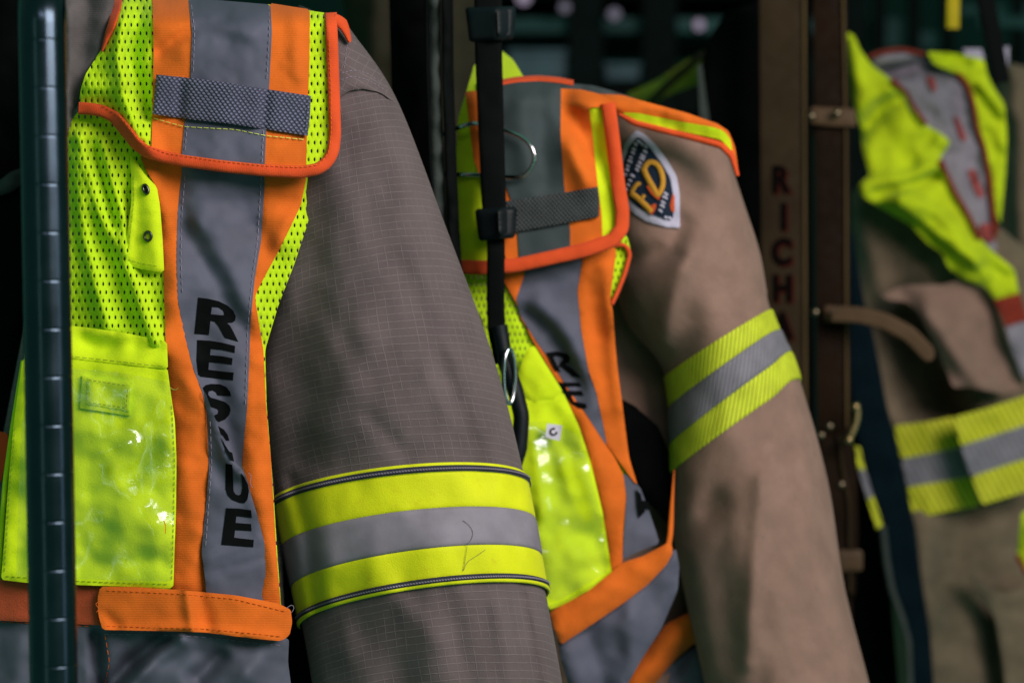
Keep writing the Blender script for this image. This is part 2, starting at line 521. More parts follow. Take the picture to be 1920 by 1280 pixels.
def m_plain(name, col, rough=.6, spec=.4, grain=60, bumpd=.0006, var=.25):
    g = NG(name); n = g.noise(grain, 5, g.uv()[3]); n2 = g.noise(grain * .12, 3, g.uv()[3])
    c = g.mix(g.ramp(n2, .3, .7), sc(col, 1 - var), sc(col, 1 + var))
    return g.done(c, g.ramp(n, .2, .8, max(.05, rough - .12), min(1, rough + .12)), g.bump(n, bumpd, .4), spec=spec)

def m_glow(name, col, strength):
    g = NG(name); e = g.N.new('ShaderNodeEmission'); e.inputs[0].default_value = (*col, 1); e.inputs[1].default_value = strength
    g.L.new(e.outputs[0], g.out.inputs[0]); return g.m

def m_vinyl(name):
    g = NG(name)
    n1 = g.noise(.022, 2, dist=.2); n2 = g.noise(.07, 1)
    nr = g.bump(g.math('ADD', n1, g.math('MULTIPLY', g.ramp(n2, .55, .8), .25)), .003, 1.0)
    gl = g.N.new('ShaderNodeBsdfGlossy'); gl.inputs[0].default_value = (.9, .97, 1, 1)
    g.L.new(g.ramp(g.noise(.3, 4, rough=.7), .4, .65, .10, .22), gl.inputs['Roughness'])
    tr = g.N.new('ShaderNodeBsdfTransparent'); tr.inputs[0].default_value = (.98, .98, .96, 1)
    g.L.new(nr, gl.inputs['Normal'])
    mx = g.N.new('ShaderNodeMixShader'); mx.inputs[0].default_value = .055
    g.L.new(tr.outputs[0], mx.inputs[1]); g.L.new(gl.outputs[0], mx.inputs[2])
    g.L.new(mx.outputs[0], g.out.inputs[0]); return g.m

LIME = (.55, .85, .008); ORANGE = (.74, .150, .012); BIND = (.74, .085, .018); GREY = (.088, .095, .130)
M = {}
M['lime_mesh'] = m_mesh('lime mesh fabric', LIME)
M['lime'] = m_cloth('lime knit', (.64, .85, .008), var=.07, rib=0, dirt=(.52, .66, .008))
M['orange'] = m_cloth('orange ribbed fabric', ORANGE, var=.12, rib=1.5)
M['binding'] = m_cloth('orange binding tape', BIND, var=.08, rib=1.2)
M['velcro'] = m_cloth('orange loop fastener', (.50, .085, .03), var=.1, rib=0, grain=1.2, bump=1)
M['tape'] = m_tape('silver reflective tape', GREY)
M['tape_dark'] = m_tape('grey reflective cloth', (.085, .095, .125), .6)
M['tape_shaded'] = m_tape('reflective tape in shade', (.040, .057, .058), .7)  # darkened tape, shade on the second vest put into its colour
M['letter'] = m_plain('black heat print', (.003, .004, .004), .85, .05)
M['web'] = m_web('grey webbing', (.105, .11, .17))
M['web_far'] = m_web('grey webbing far', (.05, .06, .06))
M['thread_grey'] = m_plain('grey thread', (.24, .21, .27), .8, .1)
M['fibre'] = m_plain('grey fibre', (.11, .10, .10), .9, .05)
M['thread_lime'] = m_plain('lime thread', (.55, .62, .10), .7)
M['thread_dark'] = m_plain('dark thread', (.035, .04, .04), .8)
M['thread_orange'] = m_plain('orange thread', (.78, .14, .02), .9, .05)
M['thread_limedark'] = m_plain('olive lime thread', (.28, .42, .01), .8)
M['grommet'] = m_metal('gunmetal grommet', (.12, .12, .11), .3)
M['vinyl'] = m_vinyl('clear vinyl window')
M['ripstop'] = m_ripstop('grey brown ripstop', (.132, .103, .103), (.25, .21, .205))
M['tan'] = m_cloth('tan turnout cloth', (.248, .155, .118), var=.13, rib=0, dirt=(.15, .105, .08), sheen=.05)
M['tan_far'] = m_cloth('tan turnout cloth far', (.165, .125, .080), var=.18, rib=2, dirt=(.08, .07, .045), sheen=.1)
M['olive'] = m_cloth('olive coat cloth', (.030, .028, .017), rib=0, sheen=0, spec=.05)
M['trim_lime'] = m_cloth('fluorescent trim', (.68, .74, .006), var=.07, rib=0, dirt=(.55, .48, .006), rough=.7)
M['trim_silver'] = m_tape('silver trim', (.22, .20, .235), .55)
M['seg_lime'] = m_seg('segmented fluorescent trim', (.62, .72, .03), dark=.30, amt=.75, pitch=5.0)
M['seg_silver'] = m_seg('segmented silver trim', (.21, .20, .23), amt=.6, dark=.5, pitch=5.0)
M['seg_lime_far'] = m_seg('far segmented trim', (.62, .64, .02), ang=-.5, dark=.25, amt=.8, pitch=7, wide=1.9)
M['seg_silver_far'] = m_seg('far segmented silver', (.21, .20, .23), ang=-.5, amt=.6, dark=.4, pitch=7, wide=1.9)
M['piping'] = m_cloth('charcoal piping', (.03, .034, .042), rib=1.0, var=.1)
M['black_cloth'] = m_cloth('black cloth', (.0025, .003, .003), rib=0, sheen=0, spec=.03)
M['navy'] = m_cloth('navy zip tape', (.002, .008, .012), rib=0, sheen=0, spec=.05)
M['greycloth'] = m_cloth('grey green facing', (.045, .056, .050), rib=0, bump=1, sheen=0, spec=.08)
M['collar'] = m_cloth('grey collar cloth', (.11, .098, .098), rib=1.2, var=.3, dirt=(.15, .13, .12))
M['black_plastic'] = m_plain('black plastic', (.003, .006, .008), .5, .25)
M['black_web'] = m_cloth('black webbing', (.002, .003, .003), rib=1.8, rough=.8, sheen=0, spec=.08)
M['chrome'] = m_metal('chrome wire', (.62, .60, .62), .15, .05)
M['post'] = m_metal('blue steel post', (.042, .060, .078), .24, .04)
M['brass'] = m_metal('brass', (.60, .38, .18), .3)
M['stud'] = m_metal('nickel stud', (.22, .17, .11), .35)
M['leather'] = m_plain('brown leather', (.030, .019, .009), .75, .08, 90, .0012)
M['leather_dark'] = m_plain('dark leather', (.012, .0055, .0022), .75, .08, 90, .0012)
M['leather_tan'] = m_plain('tan leather', (.085, .050, .026), .65, .15, 90, .0012)
M['leather_edge'] = m_plain('leather edge stitching', (.085, .055, .022), .7,.1)
M['stamp'] = m_plain('stamped black', (.003, .002, .002), .9, .03)
M['stamp_red'] = m_plain('stamped red', (.05, .008, .005), .9, .03)
M['patch_white'] = m_cloth('patch border', (.55, .53, .66), rib=1.2, bump=1)
M['patch_navy'] = m_cloth('patch field', (.008, .020, .040), rib=1.2)
M['patch_gold'] = m_cloth('patch gold', (.60, .30, .03), rib=1.2)
M['patch_red'] = m_cloth('patch red', (.60, .09, .02), rib=1.2)
M['yellow'] = m_cloth('yellow knit', (.52, .66, .008), rib=0, var=.15)
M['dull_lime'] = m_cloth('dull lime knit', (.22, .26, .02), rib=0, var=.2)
M['red'] = m_cloth('red braid', (.22, .025, .012), rib=1.5)
M['redprint'] = m_plain('red print', (.30, .05, .05), .6)
M['hivis_yellow'] = m_plain('yellow webbing', (.42, .32, .012), .7, .1)
M['wall'] = m_plain('dark wall', (.017, .042, .038), .9, .05, 4)
M['rack'] = m_plain('rack paint', (.004, .007, .007), .7, .1)
M['teal'] = m_plain('teal panel', (.06, .12, .12), .7, .1)
M['bin'] = m_plain('grey blue bin', (.12, .15, .19), .7, .1)
M['glow'] = m_glow('lamp glow', (.75, .62, .85), 0.38)  # emission stands in for reflected light
M['glow2'] = m_glow('dim lamp glow', (.45, .42, .55), 0.30)
M['label'] = m_plain('pale label', (.35, .32, .42), .6)
M['white'] = m_plain('white badge', (.72, .70, .80), .4)

def O(ox, oy, s, pts): return [(ox + a / s, oy + b / s) for a, b in pts]

# ================================================================== SETTING
wall = mesh('wall', [(-6, 7, -2), (6, 7, -2), (6, 7, 5), (-6, 7, 5), (-6, 7.1, -2), (6, 7.1, -2), (6, 7.1, 5), (-6, 7.1, 5)],
            [(0, 1, 2, 3), (7, 6, 5, 4), (0, 4, 5, 1), (1, 5, 6, 2), (2, 6, 7, 3), (3, 7, 4, 0)], M['wall'], smooth=False)
wall['kind'] = 'structure'

rk = thing('storage_rack', 'dark steel storage rack standing far behind the hanging coats', 'rack', tuple(world(1160, 640, 5.0)))
for x in (1066, 1204, 1420, 1560, 800): box('upright', x, -260, x + 66, 1900, 5.0, .06, M['rack'], rk)
for y0, y1, m_ in ((-60, -5, 'rack'), (95 - 62, 62, 'teal'), (150, 215, 'rack')):
    box('shelf', 740, y0, 1625, y1, 5.07, .5, M[m_], rk)
for x in (1640, 1705, 1768, 1900): box('rod', x, -260, x + 22, 1500, 5.3, .03, M['rack'], rk)
for x0, y0, x1, y1 in ((1630, 34, 1700, 88), (1720, 60, 1762, 92), (1800, 10, 1990, 26), (1000, 14, 1060, 30), (1240, 20, 1300, 34)): box('shelf_clip', x0, y0, x1, y1, 5.4, .05, M['teal'], rk)
c0 = world(1836, 40, 4.9); lathe('rail', [(.013, 0), (.013, .35)], c0, (1, 0, -.03), M['teal'], rk, 20)
GB = 'storage bins on the rack'
for lab, x0, y0, x1, y1, m_ in (('grey blue storage bin on the far rack above the orange neck edge', 955, 92, 1062, 149, 'bin'),
                                ('grey blue storage bin on the far rack between two dark uprights', 1136, 118, 1202, 149, 'bin')):
    b = thing('storage_bin', lab, 'bin', tuple(world((x0 + x1) / 2, y1, 5.1)), GB)
    box('tub', x0, y0 + 8, x1, y1, 5.075 - .04, .35, M[m_], b); box('rim', x0 - 4, y0, x1 + 4, y0 + 9, 5.06 - .04, .38, M[m_], b)
GL = 'glowing discs standing in for light reflections behind the rack'
for lab, x, y, r, m_ in (('pinkish lamp glow beside the top of the black buckled strap', 982, -4, .016, 'glow'),
                         ('pale lamp glow at the top, right of the black buckled strap', 1059, 14, .012, 'glow2'),
                         ('dim round lamp glow high above the orange shoulder edge', 1152, 27, .014, 'glow2'),
                         ('pale lamp glow left of the black coat near the leather strap', 1311, 47, .012, 'glow')):
    t = thing('glint_disc', lab, 'reflection', tuple(world(x, y, 4.9)), GL)  # glowing disc added in place of a small light reflection
    c = world(x, y, 4.9)
    lathe('lens', [(r * math.cos(a) + 1e-4, -r * .6 * math.sin(a)) for a in np.linspace(PI / 2, 0, 6)], c, (0, 1, 0), M[m_], t, 20)
    lathe('disc_back', [(r * 1.15, .001), (r * 1.15, .03)], c, (0, 1, 0), M['rack'], t, 20)

# ================================================================== GREY-BROWN COAT, NEAREST
coat1 = thing('turnout_coat', 'grey-brown checked ripstop fire coat hanging nearest, under the first vest', 'coat', tuple(world(330, 1300, 1.47)),
              'firefighter coats hanging in a row')
body1 = Relief(lambda x, y: 1.432 + 3.5e-7 * (x - 300) ** 2, wr=(.004, 120), seed=8)
panel('body', [(40, 640), (110, 250), (200, 120), (280, 30), (560, 20), (600, 200), (590, 420), (540, 700), (528, 1000), (540, 1330), (-40, 1330), (-30, 1000)],
      body1, M['ripstop'], coat1, th=.16, step=16, roll=.03)
panel('gap_shade', [(500, 900), (560, 950), (640, 1150), (700, 1340), (480, 1340)], Relief(lambda x, y: 1.500 + 0 * x, wr=(.004, 60)), M['black_cloth'], coat1, th=.01, step=12)  # black sheet added to darken the gap beside the sleeve
colR = Relief(lambda x, y: 1.398 + 6e-5 * np.abs(x - 165) ** 1 * .3, [([(128, 20), (130, 110), (120, 240)], .006, 10), ([(165, 0), (160, 120), (140, 200)], -.006, 18)], wr=(.002, 60), seed=5)
panel('collar', [(112, -30), (222, -30), (206, 40), (190, 95), (168, 130), (150, 170), (138, 215), (126, 255), (108, 260)], colR, M['collar'], coat1, th=.006, roll=.004)

rows1 = [((560, 10), (652, 48), 0, 1.480, .050),
         ((530, 245), (742, 184), 26, 1.486, .068),
         ((490, 500), (835, 424), 42, 1.486, .073),
         ((472, 735), (926, 674), 46, 1.486, .076),
         ((512, 941), (983, 893), 45, 1.486, .076),
         ((566, 1172), (1023, 1110), 40, 1.486, .076),
         ((592, 1330), (1056, 1290), 36, 1.486, .076),
         ((610, 1480), (1080, 1450), 34, 1.486, .076)]
sleeve1 = Tube(rows1, folds=[([(600, 420), (560, 640), (570, 860)], -.012, 46), ([(640, 330), (620, 560), (700, 850)], .006, 60),
                             ([(780, 560), (860, 760), (905, 900)], -.006, 26), ([(650, 1130), (760, 1300)], -.010, 50),
                             ([(700, 640), (610, 800)], .008, 34), ([(900, 800), (840, 640)], .005, 22), ([(960, 870), (975, 1100)], -.006, 18),
                             ([(590, 1180), (640, 1300)], -.010, 40), ([(980, 1120), (1010, 1290)], -.008, 12), ([(930, 1130), (960, 1290)], .006, 18),
                             ([(640, 250), (700, 420), (760, 520)], -.004, 26), ([(720, 230), (790, 400)], .003, 22), ([(545, 900), (575, 1000), (590, 1140)], -.010, 16), ([(600, 900), (615, 1120)], .004, 22),
                             ([(690, 780), (760, 850)], -.004, 18), ([(800, 700), (880, 850)], .003, 16), ([(840, 1120), (880, 1290)], -.004, 22), ([(740, 1120), (820, 1200)], .005, 26), ([(600, 560), (680, 700)], -.004, 22)],
               wr=(.0036, 95), seed=3, flat=.72)
slv = sleeve1.build('sleeve', M['ripstop'], coat1, nt=260, na=150)
# yoke seam, set-in panel over the sleeve head
panel('yoke', [(600, 20), (640, 55), (660, 70), (690, 100), (718, 145), (742, 184), (736, 190), (712, 173), (682, 167), (656, 170), (634, 184), (600, 240)],
      sleeve1, M['ripstop'], coat1, off=.0055, th=.005, step=7, sm=1, rot=.5, roll=.003)
stitches('seam_stitching', [[(640, 150), (660, 143), (690, 150), (726, 172)], [(640, 138), (662, 131), (690, 138), (718, 158)], [(652, 75), (645, 130)]], sleeve1, M['thread_grey'], coat1, off=.0058, length=5, gap=3, wd=1.2, h=.0004)
def band(name, t0, t1, mat, out, lip=.0008, nt=14): return sleeve1.build(name, mat, coat1, t0, t1, nt, 150, out, .0018, lip=lip)
dt = 1.0 / 231
band('trim_edge', 4.0, 4.0 + 20 * dt, M['trim_lime'], .0026, nt=8)
band('trim_band', 4.0 + 15 * dt, 4.0 + 86 * dt, M['trim_lime'], .0022)
band('silver_band', 4.0 + 84 * dt, 4.0 + 156 * dt, M['trim_silver'], .0026)
band('trim_band', 4.0 + 154 * dt, 4.0 + 219 * dt, M['trim_lime'], .0022)
band('trim_edge', 4.0 + 214 * dt, 4.0 + 232 * dt, M['trim_lime'], .0034, nt=8)
for a, b in ((4.5, 18.5), (212.5, 226.5)):
    p = band('piping', 4.0 + a * dt, 4.0 + b * dt, M['piping'], .0036, lip=.002, nt=8)
    # twisted thread along the piping
    T = np.linspace(-1.45, 1.45, 130); tm = 4.0 + ((a + b) / 2 + .3) * dt
    V = []; F = []
    for i in range(0, 130 - 2):
        for q_, (da, db) in enumerate(((0, -1.9), (.016, -1.3), (.021, 1.9), (.005, 1.3))):
            x, y, d = sleeve1.at(np.array([tm + db * dt * 1.0]), np.array([T[i] + da]), .0050)
            V.append(world(x, y, d)[0])
        k = len(V) - 4; F.append((k, k + 1, k + 2, k + 3))
    mesh('piping_thread', V, F, M['thread_grey'], p)
# loose fibres caught on the trim
for nm, pts in (('fibre', [(868, 975), (882, 985), (888, 1000), (882, 1015), (872, 1022)]), ('fibre', [(910, 1030), (893, 1042), (876, 1052), (869, 1070)]), ('fibre', [(876, 1022), (873, 1045), (869, 1068)])):
    cord(nm, pts, sleeve1, .65, .0003, M['fibre'], coat1, off=.0034, n=6, seg=4)

# ================================================================== RESCUE VEST, NEAREST
vest1 = thing('safety_vest', 'nearest orange and lime mesh rescue vest with a grey webbing tab and pocket', 'vest', tuple(world(260, 1300, 1.40)),
              'rescue vests worn over the coats')
def v1base(x, y):
    d = 1.402 + 3.4e-7 * np.clip(x - 330, 0, None) ** 2 + 1.6e-7 * np.clip(300 - x, 0, None) ** 2
    return d
v1 = Relief(v1base, [
    ([(350, 425), (385, 490), (440, 590), (470, 640)], -.0060, 20), ([(375, 420), (420, 490), (470, 580)], .0045, 22),
    ([(150, 260), (190, 400), (260, 560), (290, 640)], .013, 17), ([(190, 270), (225, 400), (240, 470)], .011, 14), ([(175, 270), (215, 420)], -.008, 12),
    ([(140, 300), (160, 450), (200, 610)], .010, 16), ([(215, 480), (245, 600)], -.006, 16),
    ([(330, 500), (320, 640), (370, 760)], .005, 26), ([(400, 700), (440, 860)], -.006, 22),
    ([(480, 430), (520, 500), (500, 640)], -.006, 26), ([(540, 420), (500, 540)], .004, 20), ([(330, 340), (345, 430)], -.004, 22),
    ([(345, 880), (370, 1000), (350, 1090)], .004, 20), ([(480, 860), (500, 1000), (520, 1100)], .005, 24),
    ([(280, 340), (320, 420)], .004, 20)], wr=(.0032, 75), seed=11)
def f1base(x, y):
    return 1.391 + 3.2e-7 * np.clip(x - 400, 0, None) ** 2 + 1.5e-7 * np.clip(380 - x, 0, None) ** 2 + 1.6e-5 * np.clip(55 - y, 0, None) ** 2 - .004 * np.exp(-((y - 300) / 60.0) ** 2)
f1 = Relief(f1base, [([(300, 95), (350, 60), (420, 35)], -.004, 14), ([(235, 10), (222, 100), (236, 150)], .012, 16), ([(262, 20), (246, 120), (275, 210)], -.012, 16),
                     ([(215, 130), (250, 240), (285, 280)], .006, 18), ([(400, 40), (470, 70)], .002, 14), ([(550, 30), (560, 140)], .003, 16), ([(440, 250), (440, 300)], -.002, 30),
                     ([(170, 160), (225, 170), (262, 250)], .009, 24)], wr=(.0016, 60), seed=21)

# lower front
fp = panel('front_panel', [(150, 205), (240, 190), (600, 200), (604, 300), (594, 335), (590, 370), (575, 425), (552, 495), (522, 572), (497, 656), (500, 760), (508, 860), (514, 942), (520, 1040), (528, 1145),
                           (330, 1125), (-10, 1100), (3, 1000), (12, 880), (22, 800), (44, 676), (80, 500), (110, 320), (124, 238)], v1, M['lime_mesh'], vest1, th=.0015, step=7)
olp = panel('orange_strip', [(262, 290), (345, 295), (341, 330), (335, 400), (333, 480), (336, 560), (346, 610), (362, 680), (380, 735), (388, 780), (391, 830), (393, 870), (389, 920), (383, 980), (378, 1030), (383, 1080), (388, 1135),
                             (322, 1125), (326, 1000), (329, 900), (327, 800), (320, 730), (312, 680), (309, 600), (305, 480), (302, 400), (290, 345), (275, 322)], v1, M['orange'], vest1, off=.0034, th=.0018, roll=.0015)
orp = panel('orange_strip', [(492, 295), (572, 300), (574, 336), (564, 385), (545, 425), (520, 475), (490, 530), (478, 556), (486, 610), (494, 656), (499, 760), (508, 860), (513, 942), (518, 1030), (527, 1145),
                             (490, 1140), (494, 1020), (482, 966), (470, 925), (460, 895), (454, 870), (456, 830), (462, 770), (466, 690), (470, 600), (477, 520), (488, 450), (493, 380)], v1, M['orange'], vest1, off=.0034, th=.0018, roll=.0015)
tp = panel('reflective_tape', [(344, 295), (497, 300), (496, 350), (490, 450), (478, 520), (470, 600), (467, 690), (463, 770), (457, 830), (452, 886), (425, 860), (395, 800), (380, 737), (362, 690), (344, 620), (333, 560), (331, 480), (333, 400), (340, 330)],
           v1, M['tape'], vest1, off=.0030, th=.0012, sm=1)
tlo = Relief(v1base, [([(388, 740), (405, 794), (424, 852), (450, 886)], .007, 12), ([(395, 860), (420, 900)], -.003, 14), ([(440, 900), (400, 1000)], .002, 26), ([(380, 1050), (490, 1010)], .0012, 8), ([(390, 1075), (495, 1045)], -.0012, 8), ([(460, 890), (480, 960)], .003, 14)], wr=(.002, 70), seed=11)
tp2 = panel('reflective_tape', [(381, 730), (386, 738), (395, 762), (407, 794), (417, 824), (429, 852), (443, 868), (456, 880), (464, 900), (471, 928), (483, 967), (496, 1017), (498, 1060), (497, 1140), (388, 1130), (384, 1080), (378, 1035), (382, 985), (388, 930), (392, 880), (390, 830), (387, 775)],
            tlo, M['tape'], vest1, off=.0072, th=.0014, sm=1, roll=.001)
R = [(135,75),(215,85),(300,105),(370,140),(415,180),(435,225),(430,260),(410,275),(365,278),(390,300),(420,355),(455,428),(350,398),(330,365),(300,310),(270,270),(235,260),(220,375),(105,365)]
Rk = [(135,75),(215,85),(300,105),(370,140),(415,180),(435,225),(430,260),(410,275),(365,278),(390,300),(420,355),(455,428),(350,398),(330,365),(300,310),(270,270),(235,260),(239,209),(335,218),(345,205),(335,180),(300,155),(245,150),(237,207),(233,262),(220,375),(105,365)]
E1 = [(128,415),(230,420),(320,435),(430,462),(427,518),(330,495),(235,485),(230,535),(330,545),(410,560),(405,612),(320,600),(222,592),(217,652),(320,665),(418,675),(413,737),(280,722),(155,708),(135,690),(122,570)]
S1 = [(172,797),(195,775),(240,765),(310,768),(360,790),(390,830),(397,862),(290,858),(275,830),(250,818),(220,825),(215,850),(235,875),(290,890),(350,910),(385,940),(395,975),(385,1010),(350,1050),(300,1070),(275,1050),(265,1015),(290,1005),(298,980),(285,965),(240,950),(215,905),(195,860)]
C1 = [(290,1100),(340,1130),(370,1170),(385,1218),(358,1218),(335,1180),(305,1160)]
U1 = [(267,550),(322,558),(333,770),(350,795),(375,803),(395,790),(403,740),(395,625),(420,660),(447,715),(456,770),(443,838),(420,865),(380,862),(320,838),(285,800),(268,750)]
C2 = [(236,340),(262,395),(298,452),(322,462),(337,530),(308,508),(268,438)]
E2 = [(273,905),(375,908),(473,922),(478,982),(355,968),(350,1022),(473,1032),(477,1087),(345,1080),(338,1140),(400,1148),(495,1158),(490,1217),(235,1198)]
for L_, par, dep, of, ox, oy in ((Rk, tp, v1, .0036, 340, 540), (E1, tp, v1, .0036, 340, 540), (S1, tp, v1, .0036, 340, 540), (C1, tp, v1, .0036, 340, 540),
                                 (C2, tp2, tlo, .0078, 360, 740), (U1, tp2, tlo, .0078, 360, 740), (E2, tp2, tlo, .0078, 360, 740)):
    panel('letter', O(ox, oy, 4.267, L_), dep, M['letter'], par, off=of, th=.0007, step=5, sm=0)
stitches('stitching', [[(347, 330), (341, 400), (339, 480), (342, 560)], [(490, 330), (483, 450), (472, 530), (464, 620), (460, 760)]], v1, M['thread_grey'], tp, off=.0036)
stitches('stitching', [[(394, 790), (397, 870), (390, 960), (385, 1030)]], tlo, M['thread_grey'], tp2, off=.0077)
# armhole edge
cord('binding', [(604, 300), (598, 335), (592, 362)], v1, 9, .005, M['binding'], vest1, off=.002)
cord('binding', [(44, 676), (24, 800), (10, 900), (2, 1000), (-4, 1090)], v1, 10, .004, M['lime'], vest1, off=.002)
# snap tab
tabR = Relief(lambda x, y: v1base(x, y) - .004, [([(262, 320), (285, 400), (290, 500)], .005, 22), ([(246, 350), (240, 480)], .003, 10)], wr=(.0015, 50), seed=31)
tab = panel('snap_tab', [(243, 290), (256, 304), (272, 328), (294, 350), (300, 385), (305, 450), (308, 511), (270, 506), (231, 496), (238, 440), (246, 380), (246, 335)], tabR, M['lime'], vest1, off=.003, th=.002, step=5, sm=1, roll=.0012)
stitches('stitching', [[(238, 486), (270, 495), (302, 500)], [(251, 330), (251, 380), (244, 440), (240, 480)]], tabR, M['thread_limedark'], tab, off=.0036, length=8, gap=2, wd=1.0, h=.0003)
for gx, gy, rx in ((273, 355, 7.0), (277, 443, 10.0)):
    c = np.array([(gx + rx * .68 * math.cos(a) + (2 * math.sin(a) if rx < 8 else 0), gy + 8.5 * math.sin(a)) for a in np.linspace(0, 2 * PI, 24, endpoint=False)])
    cord('grommet', c, tabR, 5.5, .004, M['grommet'], tab, off=.0035, n=8, seg=3, sm=0, closed=True)
    cc = [(gx + rx * .55 * math.cos(a), gy + 7 * math.sin(a)) for a in np.linspace(0, 2 * PI, 18, endpoint=False)]
    panel('grommet_hole', cc, tabR, M['olive'] if rx < 8 else M['yellow'], tab, off=.0036, th=.0006, step=3, sm=0)
# chest pocket
pkR = Relief(lambda x, y: v1base(x, y) - .003, [([(150, 640), (250, 660)], -.004, 26), ([(260, 640), (300, 650)], -.005, 20), ([(170, 930), (200, 920)], -.005, 30), ([(200, 1000), (170, 1030)], -.004, 24),
      ([(250, 960), (300, 1010)], .004, 26), ([(210, 900), (240, 1060)], .003, 30), ([(140, 800), (300, 830)], .005, 30), ([(60, 760), (90, 1000)], .004, 30), ([(150, 1060), (300, 1050)], -.006, 20), ([(160, 640), (200, 655)], -.005, 18), ([(290, 840), (240, 900)], -.006, 22), ([(60, 950), (40, 1060)], -.005, 20)], wr=(.0046, 80), seed=41)
pk = panel('chest_pocket', [(42, 672), (130, 664), (314, 690), (320, 735), (328, 790), (331, 860), (330, 960), (327, 1040), (325, 1102), (145, 1096), (50, 1092), (2, 1086), (8, 1010), (16, 900), (26, 790)], pkR, M['lime'], vest1, off=.0105, th=.002, sm=1, roll=.001)
hem = panel('pocket_hem', [(60, 606), (130, 610), (225, 622), (313, 640), (315, 692), (225, 683), (135, 672), (45, 672)], pkR, M['lime'], vest1, off=.0125, th=.003, sm=1, roll=.002)
stitches('stitching', [[(50, 662), (135, 668), (225, 678), (312, 688)]], pkR, M['thread_limedark'], hem, off=.0142, length=9, gap=4, h=.0005)
stitches('stitching', [[(322, 760), (327, 860), (326, 960), (322, 1090)], [(28, 800), (20, 900), (12, 1010), (8, 1075)], [(10, 1080), (145, 1089), (320, 1095)]], pkR, M['thread_limedark'], pk, off=.0112, length=7, gap=4, h=.0004)
pat = panel('pocket_patch', [(154, 704), (248, 717), (243, 779), (150, 765)], pkR, M['lime'], pk, off=.0140, th=.004, sm=0, roll=.0012)
panel('patch_inset', [(164, 708), (245, 721), (241, 771), (161, 757)], pkR, M['lime'], pat, off=.0152, th=.0012, sm=0, roll=.0008, step=5)
stitches('stitching', [[(166, 712), (243, 724)], [(239, 730), (236, 766)], [(166, 754), (236, 765)], [(165, 716), (163, 752)]], pkR, M['thread_limedark'], pat, off=.0170, length=6, gap=3, h=.0004)
cord('lint', [(307, 975), (311, 985), (310, 1000)], pkR, 1.4, .0006, M['thread_orange'], pk, off=.022, n=6, seg=4)
cord('smudge', [(84, 1062), (93, 1068), (102, 1077)], pkR, 4, .0004, M['thread_dark'], pk, off=.022, n=6, seg=4, taper=([0, .4, 1], [.2, 1, .2]))
viR = Relief(lambda x, y: v1base(x, y) - .003, [([(255, 760), (300, 700)], .004, 14), ([(180, 850), (240, 830)], .005, 16), ([(200, 900), (280, 1000)], .004, 40), ([(150, 690), (300, 712)], .003, 14)], wr=(.0035, 100), seed=44)
panel('vinyl_window', [(60, 688), (135, 690), (225, 698), (318, 716), (326, 800), (328, 900), (325, 1000), (322, 1090), (145, 1085), (30, 1080), (40, 800)], viR, M['vinyl'], pk, off=.0205, th=.0006, sm=1, step=6)
# waist
wR = Relief(lambda x, y: v1base(x, y) - .002, [([(350, 1105), (362, 1190)], .004, 10), ([(375, 1105), (392, 1190)], -.003, 14), ([(200, 1185), (330, 1176), (520, 1196)], .004, 8), ([(195, 1150), (220, 1175)], -.003, 12)], wr=(.0016, 80), seed=51)
panel('velcro_strip', [(-40, 1086), (60, 1088), (200, 1098), (200, 1172), (60, 1166), (-40, 1160)], wR, M['velcro'], vest1, off=.004, th=.003, sm=1, roll=.001)
belt = panel('waist_belt', [(188, 1099), (260, 1100), (345, 1106), (440, 1115), (520, 1130), (545, 1142), (548, 1166), (543, 1190), (528, 1201), (490, 1198), (440, 1192), (385, 1185), (290, 1182), (192, 1180), (184, 1150), (183, 1118)],
             wR, M['orange'], vest1, off=.013, th=.003, sm=1, roll=.0012)
stitches('stitching', [[(200, 1106), (345, 1113), (440, 1122), (535, 1146)], [(200, 1173), (385, 1178), (535, 1193)]], wR, M['thread_orange'], belt, off=.0135, length=7, gap=4)
cord('loose_thread', [(184, 1128), (178, 1132), (186, 1140), (181, 1147)], wR, 1.2, .0005, M['thread_orange'], belt, off=.019, n=6, seg=3)
cord('loose_thread', [(536, 1140), (548, 1132), (552, 1140), (546, 1148)], wR, 1.2, .0005, M['thread_grey'], belt, off=.019, n=6, seg=3)
cord('loose_thread', [(466, 886), (472, 892), (468, 905), (474, 914)], tlo, 1.0, .0005, M['thread_grey'], tp2, off=.009, n=6, seg=3)
cord('loose_thread', [(318, 726), (328, 732), (334, 727)], v1, 1.2, .0005, M['thread_lime'], vest1, off=.012, n=6, seg=3)
skR = Relief(lambda x, y: v1base(x, y) + .001, [([(200, 1290), (250, 1240), (310, 1195)], -.018, 18), ([(240, 1290), (290, 1230), (340, 1200)], .012, 18), ([(370, 1270), (410, 1230)], -.015, 20), ([(180, 1190), (186, 1290)], -.014, 12), ([(40, 1170), (20, 1290)], .004, 30), ([(450, 1290), (500, 1210)], .004, 24)], wr=(.006, 90), seed=61)
sk = panel('reflective_hem', [(-40, 1155), (60, 1160), (190, 1166), (290, 1172), (385, 1176), (490, 1190), (542, 1196), (540, 1240), (552, 1330), (-40, 1330)], skR, M['tape_dark'], vest1, off=.003, th=.002, roll=.002)
stitches('stitching', [[(195, 1188), (290, 1189), (385, 1194), (490, 1206), (535, 1210)]], skR, M['thread_grey'], sk, off=.0036)
stitches('stitching', [[(197, 1190), (205, 1240), (195, 1290)], [(-10, 1165), (60, 1168), (175, 1174)]], skR, M['thread_orange'], sk, off=.0036)
